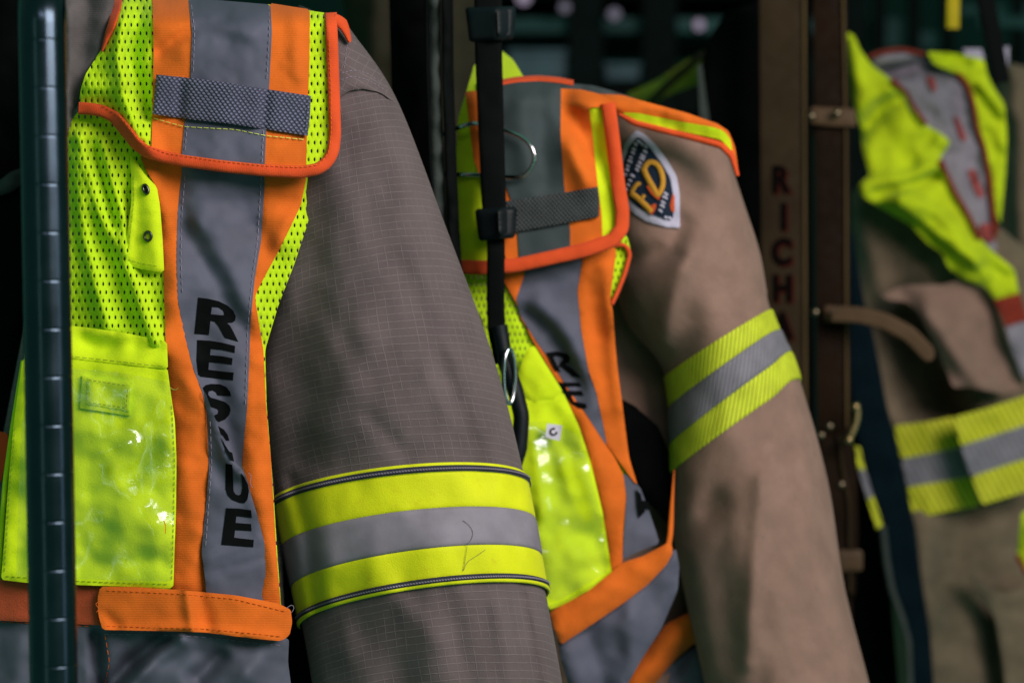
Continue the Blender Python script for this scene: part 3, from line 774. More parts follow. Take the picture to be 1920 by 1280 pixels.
# shoulder flap
FLB = [(147, 203), (168, 204), (192, 208), (215, 220), (238, 248), (255, 270), (275, 285), (310, 295), (340, 301), (420, 312), (500, 320), (565, 323), (597, 317), (615, 304), (625, 283), (628, 255)]
fl = panel('shoulder_flap', [(205, -40), (283, -6), (340, -2), (508, 9), (580, 20), (612, 25), (624, 28), (625, 150), (626, 255), (622, 285), (612, 300), (595, 312), (565, 315), (500, 312), (420, 304), (340, 294), (275, 277), (255, 262), (238, 240), (215, 213), (192, 203), (168, 200), (147, 200),
                             (152, 165), (160, 140), (178, 112), (195, 85), (208, 50)], f1, M['lime_mesh'], vest1, th=.0015, step=6, sm=1)
panel('facing', [(152, 200), (155, 165), (176, 126), (198, 122), (216, 150), (240, 176), (256, 210), (270, 262), (282, 276), (275, 278), (255, 263), (238, 241), (215, 214), (192, 204)], f1, M['lime'], fl, off=-.0022, th=.0012, step=6, sm=1)
panel('orange_strip', [(284, -6), (286, 5), (288, 100), (286, 180), (284, 286), (341, 298), (345, 240), (356, 150), (360, 60), (354, -2)], f1, M['orange'], fl, off=.0022, th=.0016, sm=1, step=6)
panel('orange_strip', [(505, 6), (509, 60), (504, 160), (498, 250), (495, 318), (574, 316), (577, 200), (580, 120), (581, 18)], f1, M['orange'], fl, off=.0022, th=.0016, sm=1, step=6)
ft = panel('reflective_tape', [(353, -4), (360, 60), (357, 150), (345, 240), (340, 303), (420, 312), (496, 318), (499, 250), (505, 160), (510, 60), (507, 9)], f1, M['tape'], fl, off=.0032, th=.0014, sm=1, step=6)
stitches('stitching', [[(359, 10), (365, 60), (362, 140)], [(351, 235), (346, 290)], [(504, 10), (505, 60), (500, 150)], [(494, 245), (491, 308)]], f1, M['thread_grey'], ft, off=.0038, length=8, gap=5)
stitches('stitching', [[(288, 222), (345, 238), (440, 243), (500, 255), (572, 262)]], f1, M['thread_lime'], ft, off=.0038, length=9, gap=3)
webR = Relief(f1base, [([(340, 145), (335, 225)], -.003, 12), ([(500, 165), (495, 245)], -.003, 10), ([(300, 145), (290, 215)], .002, 16), ([(420, 155), (415, 235)], .003, 40)], wr=(.0008, 60), seed=23)
wt = panel('webbing_tab', [(293, 140), (360, 147), (430, 156), (510, 169), (583, 180), (581, 220), (577, 255), (510, 244), (430, 232), (350, 223), (286, 214), (289, 180)], webR, M['web'], fl, off=.007, th=.0022, sm=0, step=5, roll=.0012, rot=.13)
stitches('stitching', [[(296, 148), (290, 208)], [(577, 188), (572, 248)]], webR, M['thread_dark'], wt, off=.0076, length=5, gap=3)
cord('flap_binding', FLB + [(628, 240), (625, 150), (622, 70), (620, 24)], f1, 23, .008, M['binding'], fl, off=.002, n=14, square=.75)
stitches('stitching', [[(192, 198), (222, 216), (262, 266), (310, 287), (420, 303), (500, 311), (565, 314), (600, 308), (617, 285), (621, 250), (620, 150), (616, 70)]], f1, M['thread_orange'], fl, off=.0062, length=6, gap=3, wd=1.4)
cord('neck_binding', [(222, -30), (219, 10), (210, 45), (199, 75), (191, 97)], f1, 17, .007, M['binding'], vest1, off=.002, taper=([0, .7, 1], [1.3, .8, .2]))
cord('shoulder_binding', [(626, 32), (640, 42), (649, 58), (656, 80)], Relief(lambda x, y: 1.413 + 3e-4 * (x - 628), wr=None), 22, .006, M['binding'], vest1, off=.0, taper=([0, .4, 1], [.6, 1, .2]))

# ================================================================== STEEL POST IN FRONT
dP = 1.19; a0 = world(77, -30, dP); a1 = world(102, 1320, dP); Lp = np.linalg.norm(a1 - a0)
ax = (a1 - a0) / Lp; r0 = 44.5 * K * dP; px1 = K * dP
prof = [(r0, 0)]
for y in range(15):
    s = (80 + y * 89.6 + 30) * px1
    prof += [(r0, s - 30 * px1), (r0, s - 4.2 * px1), (r0, s - 3.4 * px1), (r0 * .994, s - 2.4 * px1), (r0 * .984, s - 1.5 * px1), (r0 * .984, s + .8 * px1), (r0 * .994, s + 1.8 * px1), (r0, s + 3 * px1), (r0, s + 4 * px1), (r0, s + 30 * px1)]
prof.append((r0, Lp))
post = lathe('rack_post', prof, a0, ax, M['post'], None, 72)
tag(post, 'ringed blue-grey steel rack post standing in front of the nearest vest', 'post')

# ================================================================== LEFT EDGE
dk = thing('dark_jacket', 'black jacket hanging at the left edge behind the steel post', 'jacket', tuple(world(0, 900, 1.62)))
dR = Relief(lambda x, y: 1.62 + 4e-5 * np.abs(x), [([(0, 240), (40, 330)], -.01, 20)], wr=(.012, 120), seed=71)
panel('body', [(-160, -60), (150, -60), (140, 300), (70, 700), (20, 900), (-30, 1350), (-160, 1350)], dR, M['black_cloth'], dk, th=.1, step=16, roll=.02)
panel('sleeve_cuff', [(-40, 345), (0, 338), (20, 322), (44, 314), (44, 345), (18, 362), (-40, 378)], dR, M['greycloth'], dk, off=.02, th=.012, roll=.008)
tag(panel('vest_edge', [(-40, 800), (16, 812), (12, 860), (2, 905), (-40, 915)], Relief(lambda x, y: 1.47 + 0 * x), M['binding'], None, th=.004), 'scrap of orange vest binding showing at the left edge beside the lime pocket', 'vest edge')

# ================================================================== BLACK JACKET BETWEEN
olv = thing('olive_coat', 'dark olive coat hanging behind the strap, half hidden by the black jacket', 'coat', tuple(world(780, 600, 2.15)))
panel('body', [(630, -60), (905, -60), (900, 200), (888, 600), (760, 900), (640, 500), (660, 100)], Relief(lambda x, y: 2.10 + 4e-4 * np.abs(x - 800), [([(705, 0), (690, 200)], .02, 25), ([(860, 0), (855, 300)], .015, 20)], wr=(.01, 90), seed=73), M['olive'], olv, th=.12, step=14, roll=.02)
bj = thing('black_jacket', 'black jacket with a grey-green front facing hanging behind the grey-brown sleeve', 'jacket', tuple(world(820, 600, 1.72)))
bR = Relief(lambda x, y: 1.61 + 2e-4 * np.abs(x - 815), wr=(.006, 80), seed=74)
panel('body', [(728, -60), (812, -60), (815, 300), (835, 620), (850, 1000), (700, 1000), (690, 500), (735, 200)], Relief(lambda x, y: 1.66 + 0 * x, wr=(.01, 90), seed=75), M['black_cloth'], bj, th=.1, step=14, roll=.02)
fc = panel('front_facing', [(803, -40), (826, -40), (828, 150), (832, 300), (838, 420), (846, 620), (822, 620), (812, 400), (806, 200)], bR, M['greycloth'], bj, off=.004, th=.006, roll=.003, step=6, extra=lambda x, y: .0016 * np.sin(y / 9.0 + x / 14.0))
cord('front_edge', [(838, -40), (840, 150), (845, 300), (850, 420), (862, 620), (880, 800)], bR, 22, .012, M['black_web'], bj, off=.006, square=.7)
cord('front_edge', [(798, -40), (801, 150), (806, 300), (815, 430), (828, 620)], bR, 8, .008, M['black_web'], bj, off=.004)

# ================================================================== STRAP WITH BUCKLES
hs = thing('buckled_strap', 'black webbing strap with two square buckles hanging before the second vest', 'strap', tuple(world(920, 640, 1.62)))
sR = Relief(lambda x, y: 1.60 + 0 * x, wr=(.002, 90), seed=76)
cord('webbing', [(915, -60), (916, 100), (921, 250), (926, 380), (930, 460), (929, 560), (931, 620), (944, 680)], sR, 54, .008, M['black_web'], hs, square=.5, n=16, taper=([0, .55, .63, .66, 1], [1.0, .86, .8, .62, .62]))
cord('handle', [(936, 610), (948, 680), (966, 730), (978, 780), (974, 840), (958, 890), (940, 920)], Relief(lambda x, y: 1.585 + 0 * x, wr=None), 30, .02, M['black_plastic'], hs, square=.8, n=16)
def buckle(x0, y0, x1, y1, sk):
    d = 1.585
    P = [(x0, y0), (x1, y0 - sk), (x1 - 4, y1 - 6), (x0 + 8, y1)]
    b = panel('buckle', P, Relief(lambda x, y: d + 2.0e-4 * np.abs(x - (x0 * .4 + x1 * .6)), wr=None), M['black_plastic'], hs, th=.022, step=5, sm=1, roll=.004)
    panel('buckle_plate', [(x1 - 36, y0 + 6 - sk), (x1 - 6, y0 + 5 - sk), (x1 - 8, y1 - 14), (x1 - 34, y1 - 12)], Relief(lambda x, y: d - .002 + 5e-4 * (x - x1 + 36), wr=None), M['black_plastic'], b, off=.004, th=.006, step=5, sm=1, roll=.002)
buckle(872, 14, 968, 80, 2); buckle(890, 392, 970, 452, 5)
wire('ring', [tuple(world(955 + 11 * math.cos(a), 705 + 52 * math.sin(a), 1.57 + .004 * math.cos(a))) for a in np.linspace(0, 2 * PI, 16, endpoint=False)], .0016, M['chrome'], hs, True)
hk = [(800, 262, 1.765), (830, 252, 1.685), (856, 241, 1.630), (880, 232, 1.615), (910, 232, 1.615), (945, 244, 1.613), (975, 254, 1.609), (996, 272, 1.605), (1004, 296, 1.605), (996, 318, 1.607), (978, 333, 1.610), (945, 331, 1.615), (900, 328, 1.620), (850, 327, 1.635), (800, 327, 1.765)]
tag(wire('wire_hanger', [tuple(world(*p)) for p in hk], 0.0018, M['chrome']), 'bent chrome wire hanger end poking out behind the black strap', 'hanger')

# ================================================================== TAN COAT, SECOND
coat2 = thing('turnout_coat', 'tan fire coat with a shield patch and slanted trim on its sleeve', 'coat', tuple(world(1350, 1300, 1.730)), 'firefighter coats hanging in a row')
panel('body', [(880, 180), (1100, 170), (1320, 260), (1330, 600), (1300, 1000), (1330, 1340), (840, 1340), (850, 600)], Relief(lambda x, y: 1.750 + 1.5e-4 * np.clip(x - 1150, 0, None), wr=(.01, 120), seed=80), M['tan'], coat2, th=.16, step=16, roll=.03)
panel('shade_sheet', [(1150, 740), (1190, 760), (1235, 800), (1262, 870), (1262, 1000), (1235, 960), (1200, 930), (1170, 870)], Relief(lambda x, y: 1.725 + 0 * x, wr=(.004, 60), seed=81), M['black_cloth'], coat2, th=.01, step=10, roll=.006)  # black sheet standing in for shade between vest and sleeve
rows2 = [((1120, 200), (1345, 232), 0, 1.725, .045),
         ((1135, 330), (1392, 372), 6, 1.735, .066),
         ((1140, 470), (1424, 470), 10, 1.742, .082),
         ((1172, 600), (1437, 540), 8, 1.742, .082),
         ((1247, 705), (1445, 580), 6, 1.742, .080),
         ((1258, 887), (1500, 716), 8, 1.742, .080),
         ((1262, 1000), (1552, 900), 12, 1.742, .082),
         ((1285, 1120), (1584, 1100), 12, 1.742, .084),
         ((1325, 1300), (1632, 1290), 12, 1.742, .084),
         ((1340, 1400), (1650, 1390), 12, 1.742, .084)]
sleeve2 = Tube(rows2, folds=[([(1180, 490), (1260, 470), (1275, 420)], -.016, 26), ([(1200, 560), (1270, 500)], .012, 24), ([(1240, 640), (1262, 560), (1290, 480)], .015, 22), ([(1270, 720), (1300, 600)], -.006, 30),
                             ([(1310, 380), (1420, 560)], -.003, 12), ([(1270, 930), (1340, 900), (1440, 830)], -.006, 22), ([(1285, 1000), (1340, 940)], -.013, 28), ([(1430, 900), (1400, 1240)], .012, 18), ([(1330, 960), (1370, 1230)], -.012, 34),
                             ([(1500, 880), (1560, 1100)], .007, 22), ([(1440, 590), (1470, 640)], -.007, 7), ([(1455, 660), (1480, 720)], -.006, 7), ([(1430, 600), (1460, 660)], .004, 8), ([(1480, 850), (1500, 900)], -.006, 16)], wr=(.006, 110), seed=83, kinks=[(1480, 648, 20, 75, .38)])
sleeve2.build('sleeve', M['tan'], coat2, nt=220, na=120)
t4 = 4.0
for nm, a, b, mt, o_ in (('trim_band', 0, .335, 'seg_lime', .002), ('silver_band', .33, .675, 'seg_silver', .0026), ('trim_band', .67, 1.0, 'seg_lime', .002)):
    sleeve2.build(nm, M[mt], coat2, t4 + a, t4 + b, 12, 120, o_, .002, lip=.0008)
# shoulder patch
def Pz(pts): return O(1100, 200, 4.267, pts)
ptO = Pz([(395, 185), (470, 225), (560, 315), (650, 435), (720, 555), (745, 700), (745, 850), (748, 972), (640, 965), (480, 920), (380, 860), (310, 785), (265, 640), (248, 520), (262, 430), (310, 285)])
ptI = Pz([(405, 240), (450, 265), (520, 345), (600, 450), (670, 570), (692, 700), (695, 840), (690, 905), (620, 898), (500, 855), (400, 800), (335, 730), (300, 620), (285, 520), (295, 440), (340, 320)])
pt = panel('shoulder_patch', ptO, sleeve2, M['patch_white'], coat2, off=.0035, th=.0025, step=6, sm=1, roll=.0015)
panel('patch_field', ptI, sleeve2, M['patch_navy'], pt, off=.0045, th=.0015, step=6, sm=1)
# gold F and D on the patch, slanted
def stroke(nm, pts, wd, mt, of=.0058): cord(nm, Pz(pts), sleeve2, wd, .0018, M[mt], pt, off=of, n=8, seg=4, sm=1, square=.6)
stroke('letter', [(450, 520), (480, 455), (525, 440), (575, 470), (605, 540), (612, 620), (590, 680), (566, 712)], 10, 'patch_gold')
stroke('letter_stem', [(455, 500), (480, 560), (520, 630), (570, 715)], 11, 'patch_gold')
stroke('letter', [(345, 690), (400, 725), (460, 780), (520, 840)], 11, 'patch_gold')
stroke('letter_arm', [(352, 690), (405, 612), (428, 626)], 8, 'patch_gold')
stroke('letter_arm', [(432, 748), (462, 706)], 7, 'patch_gold')
panel('flame', Pz([(475, 630), (560, 650), (590, 690), (585, 750), (550, 730), (510, 690)]), sleeve2, M['patch_red'], pt, off=.0064, th=.0012, step=4, sm=1, seg=12)
panel('flame', Pz([(500, 800), (552, 770), (560, 800), (525, 868), (490, 845)]), sleeve2, M['patch_red'], pt, off=.0064, th=.0012, step=4, sm=1, seg=12)
panel('flame', Pz([(690, 690), (704, 720), (704, 850), (680, 840), (668, 790)]), sleeve2, M['patch_red'], pt, off=.0052, th=.0012, step=4, sm=1, seg=12)
for a_, b_, n_, s_ in (((395, 290), (300, 560), 8, 26), ((470, 350), (395, 520), 6, 30), ((370, 540), (310, 680), 4, 24), ((640, 680), (585, 850), 5, 30), ((400, 275), (490, 330), 3, 24), ((620, 880), (680, 900), 2, 20)):
    for i in range(n_):
        f = (i + .5) / n_; x = a_[0] + (b_[0] - a_[0]) * f; y = a_[1] + (b_[1] - a_[1]) * f
        k = random.uniform(.7, 1.1)
        stroke('patch_stitch_mark', [(x - s_ * .6 * k, y - s_ * .35), (x + s_ * .2, y + s_ * .25 * random.choice((-1, 1))), (x + s_ * .6 * k, y + s_ * .35)], 4.6, 'patch_white')

# ================================================================== RESCUE VEST, SECOND
vest2 = thing('safety_vest', 'second rescue vest, blurred, half hidden by the grey-brown sleeve and black strap', 'vest', tuple(world(1060, 1300, 1.650)), 'rescue vests worn over the coats')
def v2base(x, y): return 1.650 + 2.6e-7 * np.clip(x - 1050, 0, None) ** 2 + 1.5e-7 * np.clip(1000 - x, 0, None) ** 2
v2 = Relief(v2base, [([(985, 590), (1030, 620), (1085, 720)], -.010, 18), ([(1010, 570), (1070, 640), (1120, 760)], .006, 22), ([(1110, 560), (1120, 620)], -.006, 26), ([(1135, 500), (1150, 600), (1165, 760)], .006, 20), ([(1000, 640), (1045, 720)], -.006, 26),
                     ([(1010, 760), (1060, 730)], .006, 22), ([(1060, 960), (1110, 1010)], -.004, 30), ([(985, 840), (1010, 1000)], .005, 30), ([(1100, 780), (1150, 950)], .005, 24)], wr=(.003, 80), seed=91)
def f2base(x, y): return 1.628 + 0.8e-5 * np.clip(905 - x, 0, None) ** 2 + 2.2e-7 * np.clip(x - 1050, 0, None) ** 2 + 1.2e-5 * np.clip(195 - y, 0, None) ** 2
f2 = Relief(f2base, [([(1060, 190), (1085, 240), (1110, 290)], -.011, 20), ([(1075, 280), (1100, 340)], .010, 22), ([(1065, 195), (1110, 200)], .006, 12), ([(1120, 250), (1135, 330)], -.006, 16), ([(980, 200), (985, 330)], .005, 26), ([(1010, 180), (1020, 340)], -.004, 22)], wr=(.002, 70), seed=92)
fp2 = panel('front_panel', [(858, 470), (1000, 440), (1175, 440), (1183, 470), (1172, 510), (1158, 550), (1144, 575), (1144, 620), (1150, 700), (1162, 800), (1176, 880), (1215, 990), (1160, 1050), (1032, 1150), (1000, 1150), (955, 820), (905, 600), (862, 515)], v2, M['lime_mesh'], vest2, th=.002, step=9)
pk2R = Relief(lambda x, y: v2base(x, y) - .004, [([(1000, 830), (1020, 960)], .006, 16), ([(1050, 850), (1070, 930)], .005, 14), ([(1040, 1000), (1110, 1010)], -.006, 24), ([(1090, 880), (1120, 960)], .005, 18), ([(1060, 1090), (1130, 1060)], -.005, 18)], wr=(.006, 80), seed=94)
pk2 = panel('chest_pocket', [(945, 740), (1000, 745), (1056, 735), (1086, 800), (1108, 868), (1130, 960), (1148, 1078), (1100, 1108), (1052, 1136), (1028, 1142), (1000, 960), (972, 880)], pk2R, M['lime'], vest2, off=.012, th=.003, sm=1, step=8, roll=.0015)
panel('pocket_hem', [(985, 660), (1000, 645), (1056, 735), (1040, 752), (995, 760), (965, 720)], pk2R, M['lime'], vest2, off=.013, th=.003, sm=1, step=8, roll=.003)
cord('pocket_edge', [(1030, 1139), (1052, 1133), (1100, 1106), (1147, 1080)], pk2R, 7, .004, M['yellow'], pk2, off=.013)
panel('vinyl_window', [(975, 790), (1030, 790), (1085, 815), (1105, 880), (1126, 965), (1140, 1070), (1050, 1125), (1030, 1125), (1005, 960), (980, 880)], Relief(lambda x, y: v2base(x, y) - .004, [([(1000, 830), (1020, 960)], .004, 18), ([(1090, 880), (1120, 960)], .004, 22)], wr=(.003, 110), seed=94), M['vinyl'], pk2, off=.022, th=.0008, sm=1, step=7)
bd = panel('badge', [(1026, 794), (1054, 797), (1050, 826), (1022, 820)], pk2R, M['white'], pk2, off=.026, th=.002, sm=0, step=4)
cord('badge_mark', [(1038 + 6 * math.cos(a), 809 + 6 * math.sin(a)) for a in np.linspace(0, 5.2, 12)], pk2R, 3.5, .001, M['letter'], bd, off=.0268, n=6, seg=3, sm=0)
panel('orange_strip', [(930, 470), (975, 490), (984, 520), (968, 562), (976, 595), (1005, 640), (1032, 675), (1075, 742), (1105, 785), (1138, 836), (1152, 856), (1169, 890), (1174, 930), (1168, 1000), (1167, 1058), (1148, 1082), (1140, 1020), (1129, 959), (1108, 867), (1086, 800), (1054, 728), (998, 637), (966, 564), (944, 525)], v2, M['orange'], vest2, off=.006, th=.002, sm=1, step=8, roll=.002)
panel('orange_strip', [(1090, 460), (1150, 462), (1156, 470), (1144, 560), (1149, 582), (1153, 640), (1158, 692), (1166, 750), (1172, 801), (1180, 860), (1196, 911), (1188, 902), (1172, 880), (1152, 852), (1138, 834), (1130, 790), (1118, 735), (1103, 692), (1090, 619), (1083, 546), (1092, 488)], v2, M['orange'], vest2, off=.007, th=.002, sm=1, step=8, roll=.002)
tpb = panel('reflective_tape', [(985, 470), (1093, 470), (1092, 500), (1083, 546), (1089, 619), (1104, 692), (1119, 735), (1131, 790), (1139, 838), (1105, 785), (1074, 741), (1031, 675), (1004, 637), (976, 592), (968, 560), (985, 512)], v2, M['tape'], vest2, off=.005, th=.0015, sm=1, step=8)
tpb2 = panel('reflective_tape', [(1168, 885), (1200, 912), (1218, 960), (1237, 1018), (1200, 1032), (1168, 1048), (1170, 1000), (1175, 930)], v2, M['tape'], vest2, off=.004, th=.0015, sm=1, step=8)
Rz = O(600, 400, 2.742, [(1165, 715), (1220, 708), (1270, 722), (1285, 742), (1280, 765), (1262, 775), (1300, 800), (1340, 842), (1300, 838), (1268, 812), (1240, 790), (1225, 788), (1238, 760), (1252, 752), (1245, 738), (1215, 732), (1200, 738), (1212, 765), (1225, 790), (1240, 815), (1208, 806), (1190, 770)])
Ez = O(600, 400, 2.742, [(1222, 868), (1330, 868), (1345, 888), (1262, 890), (1272, 910), (1345, 912), (1356, 935), (1290, 934), (1305, 965), (1368, 978), (1372, 1000), (1325, 1002), (1290, 975), (1250, 920)])
Eb = O(600, 813, 2.742, [(1625, 285), (1650, 310), (1655, 340), (1690, 350), (1700, 385), (1665, 385), (1672, 400), (1640, 432), (1632, 380)])
for L_, pr in ((Rz, tpb), (Ez, tpb), (Eb, tpb2)): panel('letter', L_, v2, M['letter'], pr, off=.0062, th=.001, step=5, sm=0)
cord('binding', [(1150, 460), (1172, 458), (1182, 475), (1172, 512), (1158, 548), (1147, 570)], v2, 8, .005, M['binding'], vest2, off=.004)
# waist
w2 = Relief(lambda x, y: v2base(x, y) - .004, [([(1032, 1180), (1170, 1090), (1255, 1035)], .005, 26)], wr=(.003, 80), seed=95)
panel('waist_belt', [(1030, 1147), (1100, 1110), (1168, 1054), (1205, 1042), (1236, 1026), (1258, 1014), (1262, 1035), (1250, 1058), (1215, 1095), (1172, 1128), (1110, 1170), (1052, 1208), (1040, 1180)], w2, M['orange'], vest2, off=.012, th=.004, sm=1, step=8, roll=.003)
panel('reflective_hem', [(1045, 1190), (1110, 1160), (1172, 1115), (1250, 1045), (1267, 1026), (1274, 1060), (1271, 1105), (1240, 1178), (1200, 1240), (1150, 1330), (1080, 1330), (1050, 1230)], Relief(lambda x, y: v2base(x, y), [([(1100, 1190), (1130, 1300)], -.008, 22), ([(1180, 1120), (1190, 1260)], .007, 26)], wr=(.005, 90), seed=96), M['tape'], vest2, off=.004, th=.003, step=9, roll=.004)
ostR = Relief(lambda x, y: 1.752 + 0 * x, [([(1180, 1290), (1260, 1200), (1290, 1160)], .010, 24), ([(1230, 1290), (1300, 1210)], -.006, 14)], wr=(.004, 70), seed=97)
panel('side_strap', [(1250, 1168), (1290, 1148), (1350, 1120), (1350, 1180), (1298, 1208), (1262, 1240), (1222, 1290), (1200, 1330), (1130, 1330), (1160, 1280), (1215, 1215)], ostR, M['orange'], vest2, off=.004, th=.004, step=8, roll=.004)
panel('side_panel', [(1240, 1260), (1296, 1215), (1350, 1190), (1350, 1330), (1210, 1330)], ostR, M['tape_dark'], vest2, off=-.004, th=.004, step=9, roll=.003)
cord('side_edge', [(1264, 880), (1260, 940), (1257, 1000), (1248, 1050)], v2, 12, .004, M['orange'], vest2, off=-.008, taper=([0, .5, 1], [.1, .8, 1]))
# flap
fl2 = panel('shoulder_flap', [(858, 225), (875, 170), (890, 120), (940, 95), (962, 112), (985, 150), (1040, 172), (1100, 186), (1140, 200), (1152, 235), (1160, 300), (1172, 390), (1170, 430), (1150, 450), (1100, 466), (1030, 480), (960, 494), (862, 500), (850, 400)], f2, M['lime'], vest2, th=.002, step=8, sm=1)
panel('orange_strip', [(872, 172), (898, 170), (905, 230), (945, 340), (966, 400), (972, 490), (950, 494), (940, 440), (912, 360), (888, 300), (880, 235)], f2, M['orange'], fl2, off=.003, th=.002, sm=1, step=8)
panel('orange_strip', [(1046, 166), (1090, 168), (1130, 178), (1150, 190), (1150, 200), (1104, 202), (1112, 260), (1120, 340), (1128, 400), (1130, 462), (1068, 474), (1066, 430), (1058, 350), (1050, 250)], f2, M['orange'], fl2, off=.003, th=.002, sm=1, step=8)
ft2 = panel('reflective_tape', [(893, 152), (1000, 148), (1052, 160), (1051, 250), (1058, 350), (1069, 430), (1069, 476), (1020, 484), (974, 490), (968, 400), (945, 340), (904, 230)], f2, M['tape_shaded'], fl2, off=.004, th=.0015, sm=1, step=8)
panel('webbing_tab', [(935, 385), (950, 377), (1040, 364), (1121, 350), (1124, 378), (1123, 406), (1040, 422), (965, 435), (935, 438)], f2, M['web_far'], fl2, off=.009, th=.003, sm=0, step=6, roll=.0015)
cord('flap_binding', [(858, 500), (905, 502), (965, 498), (1038, 482), (1100, 468), (1150, 450), (1166, 428), (1167, 395), (1158, 340), (1150, 270), (1143, 215), (1140, 194)], f2, 27, .007, M['binding'], fl2, off=.004, square=.75)
cord('neck_binding', [(938, 155), (970, 149), (1010, 147), (1045, 150), (1075, 156)], f2, 11, .006, M['binding'], fl2, off=.003)
panel('shoulder_tape', [(1000, 150), (1060, 156), (1110, 160), (1160, 174), (1205, 190), (1170, 196), (1134, 188), (1049, 178)], Relief(lambda x, y: 1.665 + 8e-5 * (x - 1000), wr=(.003, 60)), M['tape_shaded'], vest2, th=.003, step=7)
epR = Relief(lambda x, y: 1.642 + 9e-8 * np.clip(1240 - x, 0, None) ** 2 + 3e-7 * np.clip(x - 1300, 0, None) ** 2, [([(1150, 195), (1240, 205), (1350, 240)], .008, 22)], wr=(.003, 60), seed=98)
ep = panel('back_flap', [(1120, 176), (1165, 178), (1200, 188), (1288, 212), (1345, 232), (1366, 246), (1378, 275), (1386, 330), (1374, 305), (1352, 280), (1282, 260), (1222, 246), (1178, 228), (1148, 205)], epR, M['orange'], vest2, th=.006, step=6, sm=1, roll=.003)
panel('lime_strip', [(1165, 211), (1196, 212), (1264, 226), (1340, 239), (1358, 246), (1370, 262), (1373, 284), (1352, 262), (1287, 248), (1200, 230)], epR, M['lime'], ep, off=.0035, th=.002, step=6, sm=1)
cord('flap_binding', [(1160, 214), (1190, 231), (1282, 254), (1352, 272), (1372, 292), (1383, 330)], epR, 12, .007, M['binding'], ep, off=.003, taper=([0, .15, .8, 1], [.3, 1, 1.1, .6]))

# ================================================================== BLACK COAT, FAR COLLAR
bc = thing('black_coat', 'black coat hanging between the tan sleeve and the leather straps', 'coat', tuple(world(1370, 600, 2.15)))
panel('body', [(1306, 210), (1312, 130), (1330, 70), (1360, 25), (1430, 0), (1520, 0), (1530, 900), (1480, 760), (1420, 520), (1360, 330), (1316, 260)], Relief(lambda x, y: 2.24 + 3e-4 * np.abs(x - 1380), [([(1325, 90), (1330, 300)], .01, 14)], wr=(.01, 100), seed=101), M['black_cloth'], bc, th=.12, step=14, roll=.02)
panel('facing', [(1308, 120), (1316, 120), (1332, 240), (1352, 320), (1336, 300), (1312, 215)], Relief(lambda x, y: 2.11 + 0 * x), M['greycloth'], bc, off=.004, th=.004, step=7)
lc = thing('lime_vest', 'scrap of a lime vest collar showing behind the second vest shoulder', 'vest', tuple(world(1240, 190, 2.6)))
cR = Relief(lambda x, y: 2.5 + 5e-4 * np.abs(x - 1250), wr=(.01, 50), seed=102)
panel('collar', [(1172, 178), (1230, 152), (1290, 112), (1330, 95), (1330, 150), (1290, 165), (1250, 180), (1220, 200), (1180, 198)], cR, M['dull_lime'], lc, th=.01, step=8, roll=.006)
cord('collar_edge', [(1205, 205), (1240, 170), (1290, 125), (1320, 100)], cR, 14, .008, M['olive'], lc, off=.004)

# ================================================================== LEATHER STRAPS
GS = 'leather radio straps'
lR = Relief(lambda x, y: 2.16 + 0 * x, wr=(.003, 160), seed=110)
ls = thing('leather_strap', 'brown leather strap stamped with a column of dark capital letters', 'strap', tuple(world(1468, 640, 2.16)), GS)
panel('strap', [(1424, -60), (1512, -60), (1512, 250), (1514, 700), (1518, 1320), (1436, 1320), (1430, 700), (1426, 250)], lR, M['leather'], ls, th=.005, step=14, sm=0, roll=.002)
for x in (1508,): cord('edge_stitching', [(x, -60), (x + 1, 400), (x + 4, 1300)], lR, 5, .002, M['leather_edge'], ls, off=.003)
for ch, x, y in (('R', 1448, 358), ('I', 1464, 428), ('C', 1448, 494), ('H', 1449, 562), ('A', 1450, 632), ('R', 1451, 700)):
    g = glyph('letter', ch, (x, y), (52, 0), (0, -66), lR, M['stamp'], ls, off=.0022, bold=.045)
    glyph('letter_shadow', ch, (x + 3, y + 3), (52, 0), (0, -66), lR, M['stamp_red'], g, off=.0012, bold=.055)
ls2 = thing('leather_strap', 'darker leather strap with keeper loops, studs and a brass hook, right of the lettered one', 'strap', tuple(world(1556, 640, 2.18)), GS)
lR2 = Relief(lambda x, y: 2.19 + 0 * x, wr=(.003, 160), seed=111)
panel('strap', [(1524, -60), (1586, -60), (1592, 250), (1594, 700), (1600, 1320), (1540, 1320), (1532, 700), (1528, 250)], lR2, M['leather_dark'], ls2, th=.005, step=14, sm=0, roll=.002)
cord('edge_stitching', [(1580, -60), (1586, 250), (1588, 800)], lR2, 5, .002, M['leather_edge'], ls2, off=.003)
def studs(par, pts, m_='stud', r=.0042):
    for x, y in pts:
        c = world(x, y, 2.168)
        lathe('stud', [(r, .003), (r, 0), (r * .8, -.0022), (r * .35, -.0032)], c, (0, 1, 0), M[m_], par, 20)
k1 = panel('keeper_loop', [(1520, 200), (1604, 204), (1606, 238), (1550, 236), (1520, 232)], lR2, M['leather_tan'], ls2, off=.012, th=.008, step=8, sm=1, roll=.003)
studs(ls2, [(1570, 212), (1522, 218), (1529, 585), (1574, 586), (1556, 799), (1540, 816), (1580, 1048), (1578, 908)])
k2 = panel('keeper_loop', [(1546, 572), (1600, 576), (1600, 606), (1546, 604)], lR2, M['leather_tan'], ls2, off=.012, th=.008, step=8, sm=1, roll=.003)
tlR = Relief(lambda x, y: 2.16 - 1.2e-4 * (x - 1590), wr=None)
cord('strap_tail', [(1560, 588), (1610, 590), (1660, 602), (1705, 626), (1738, 660), (1744, 676)], tlR, 30, .003, M['leather_tan'], ls2, square=.5, n=14, taper=([0, .9, 1], [1, 1, .3]))
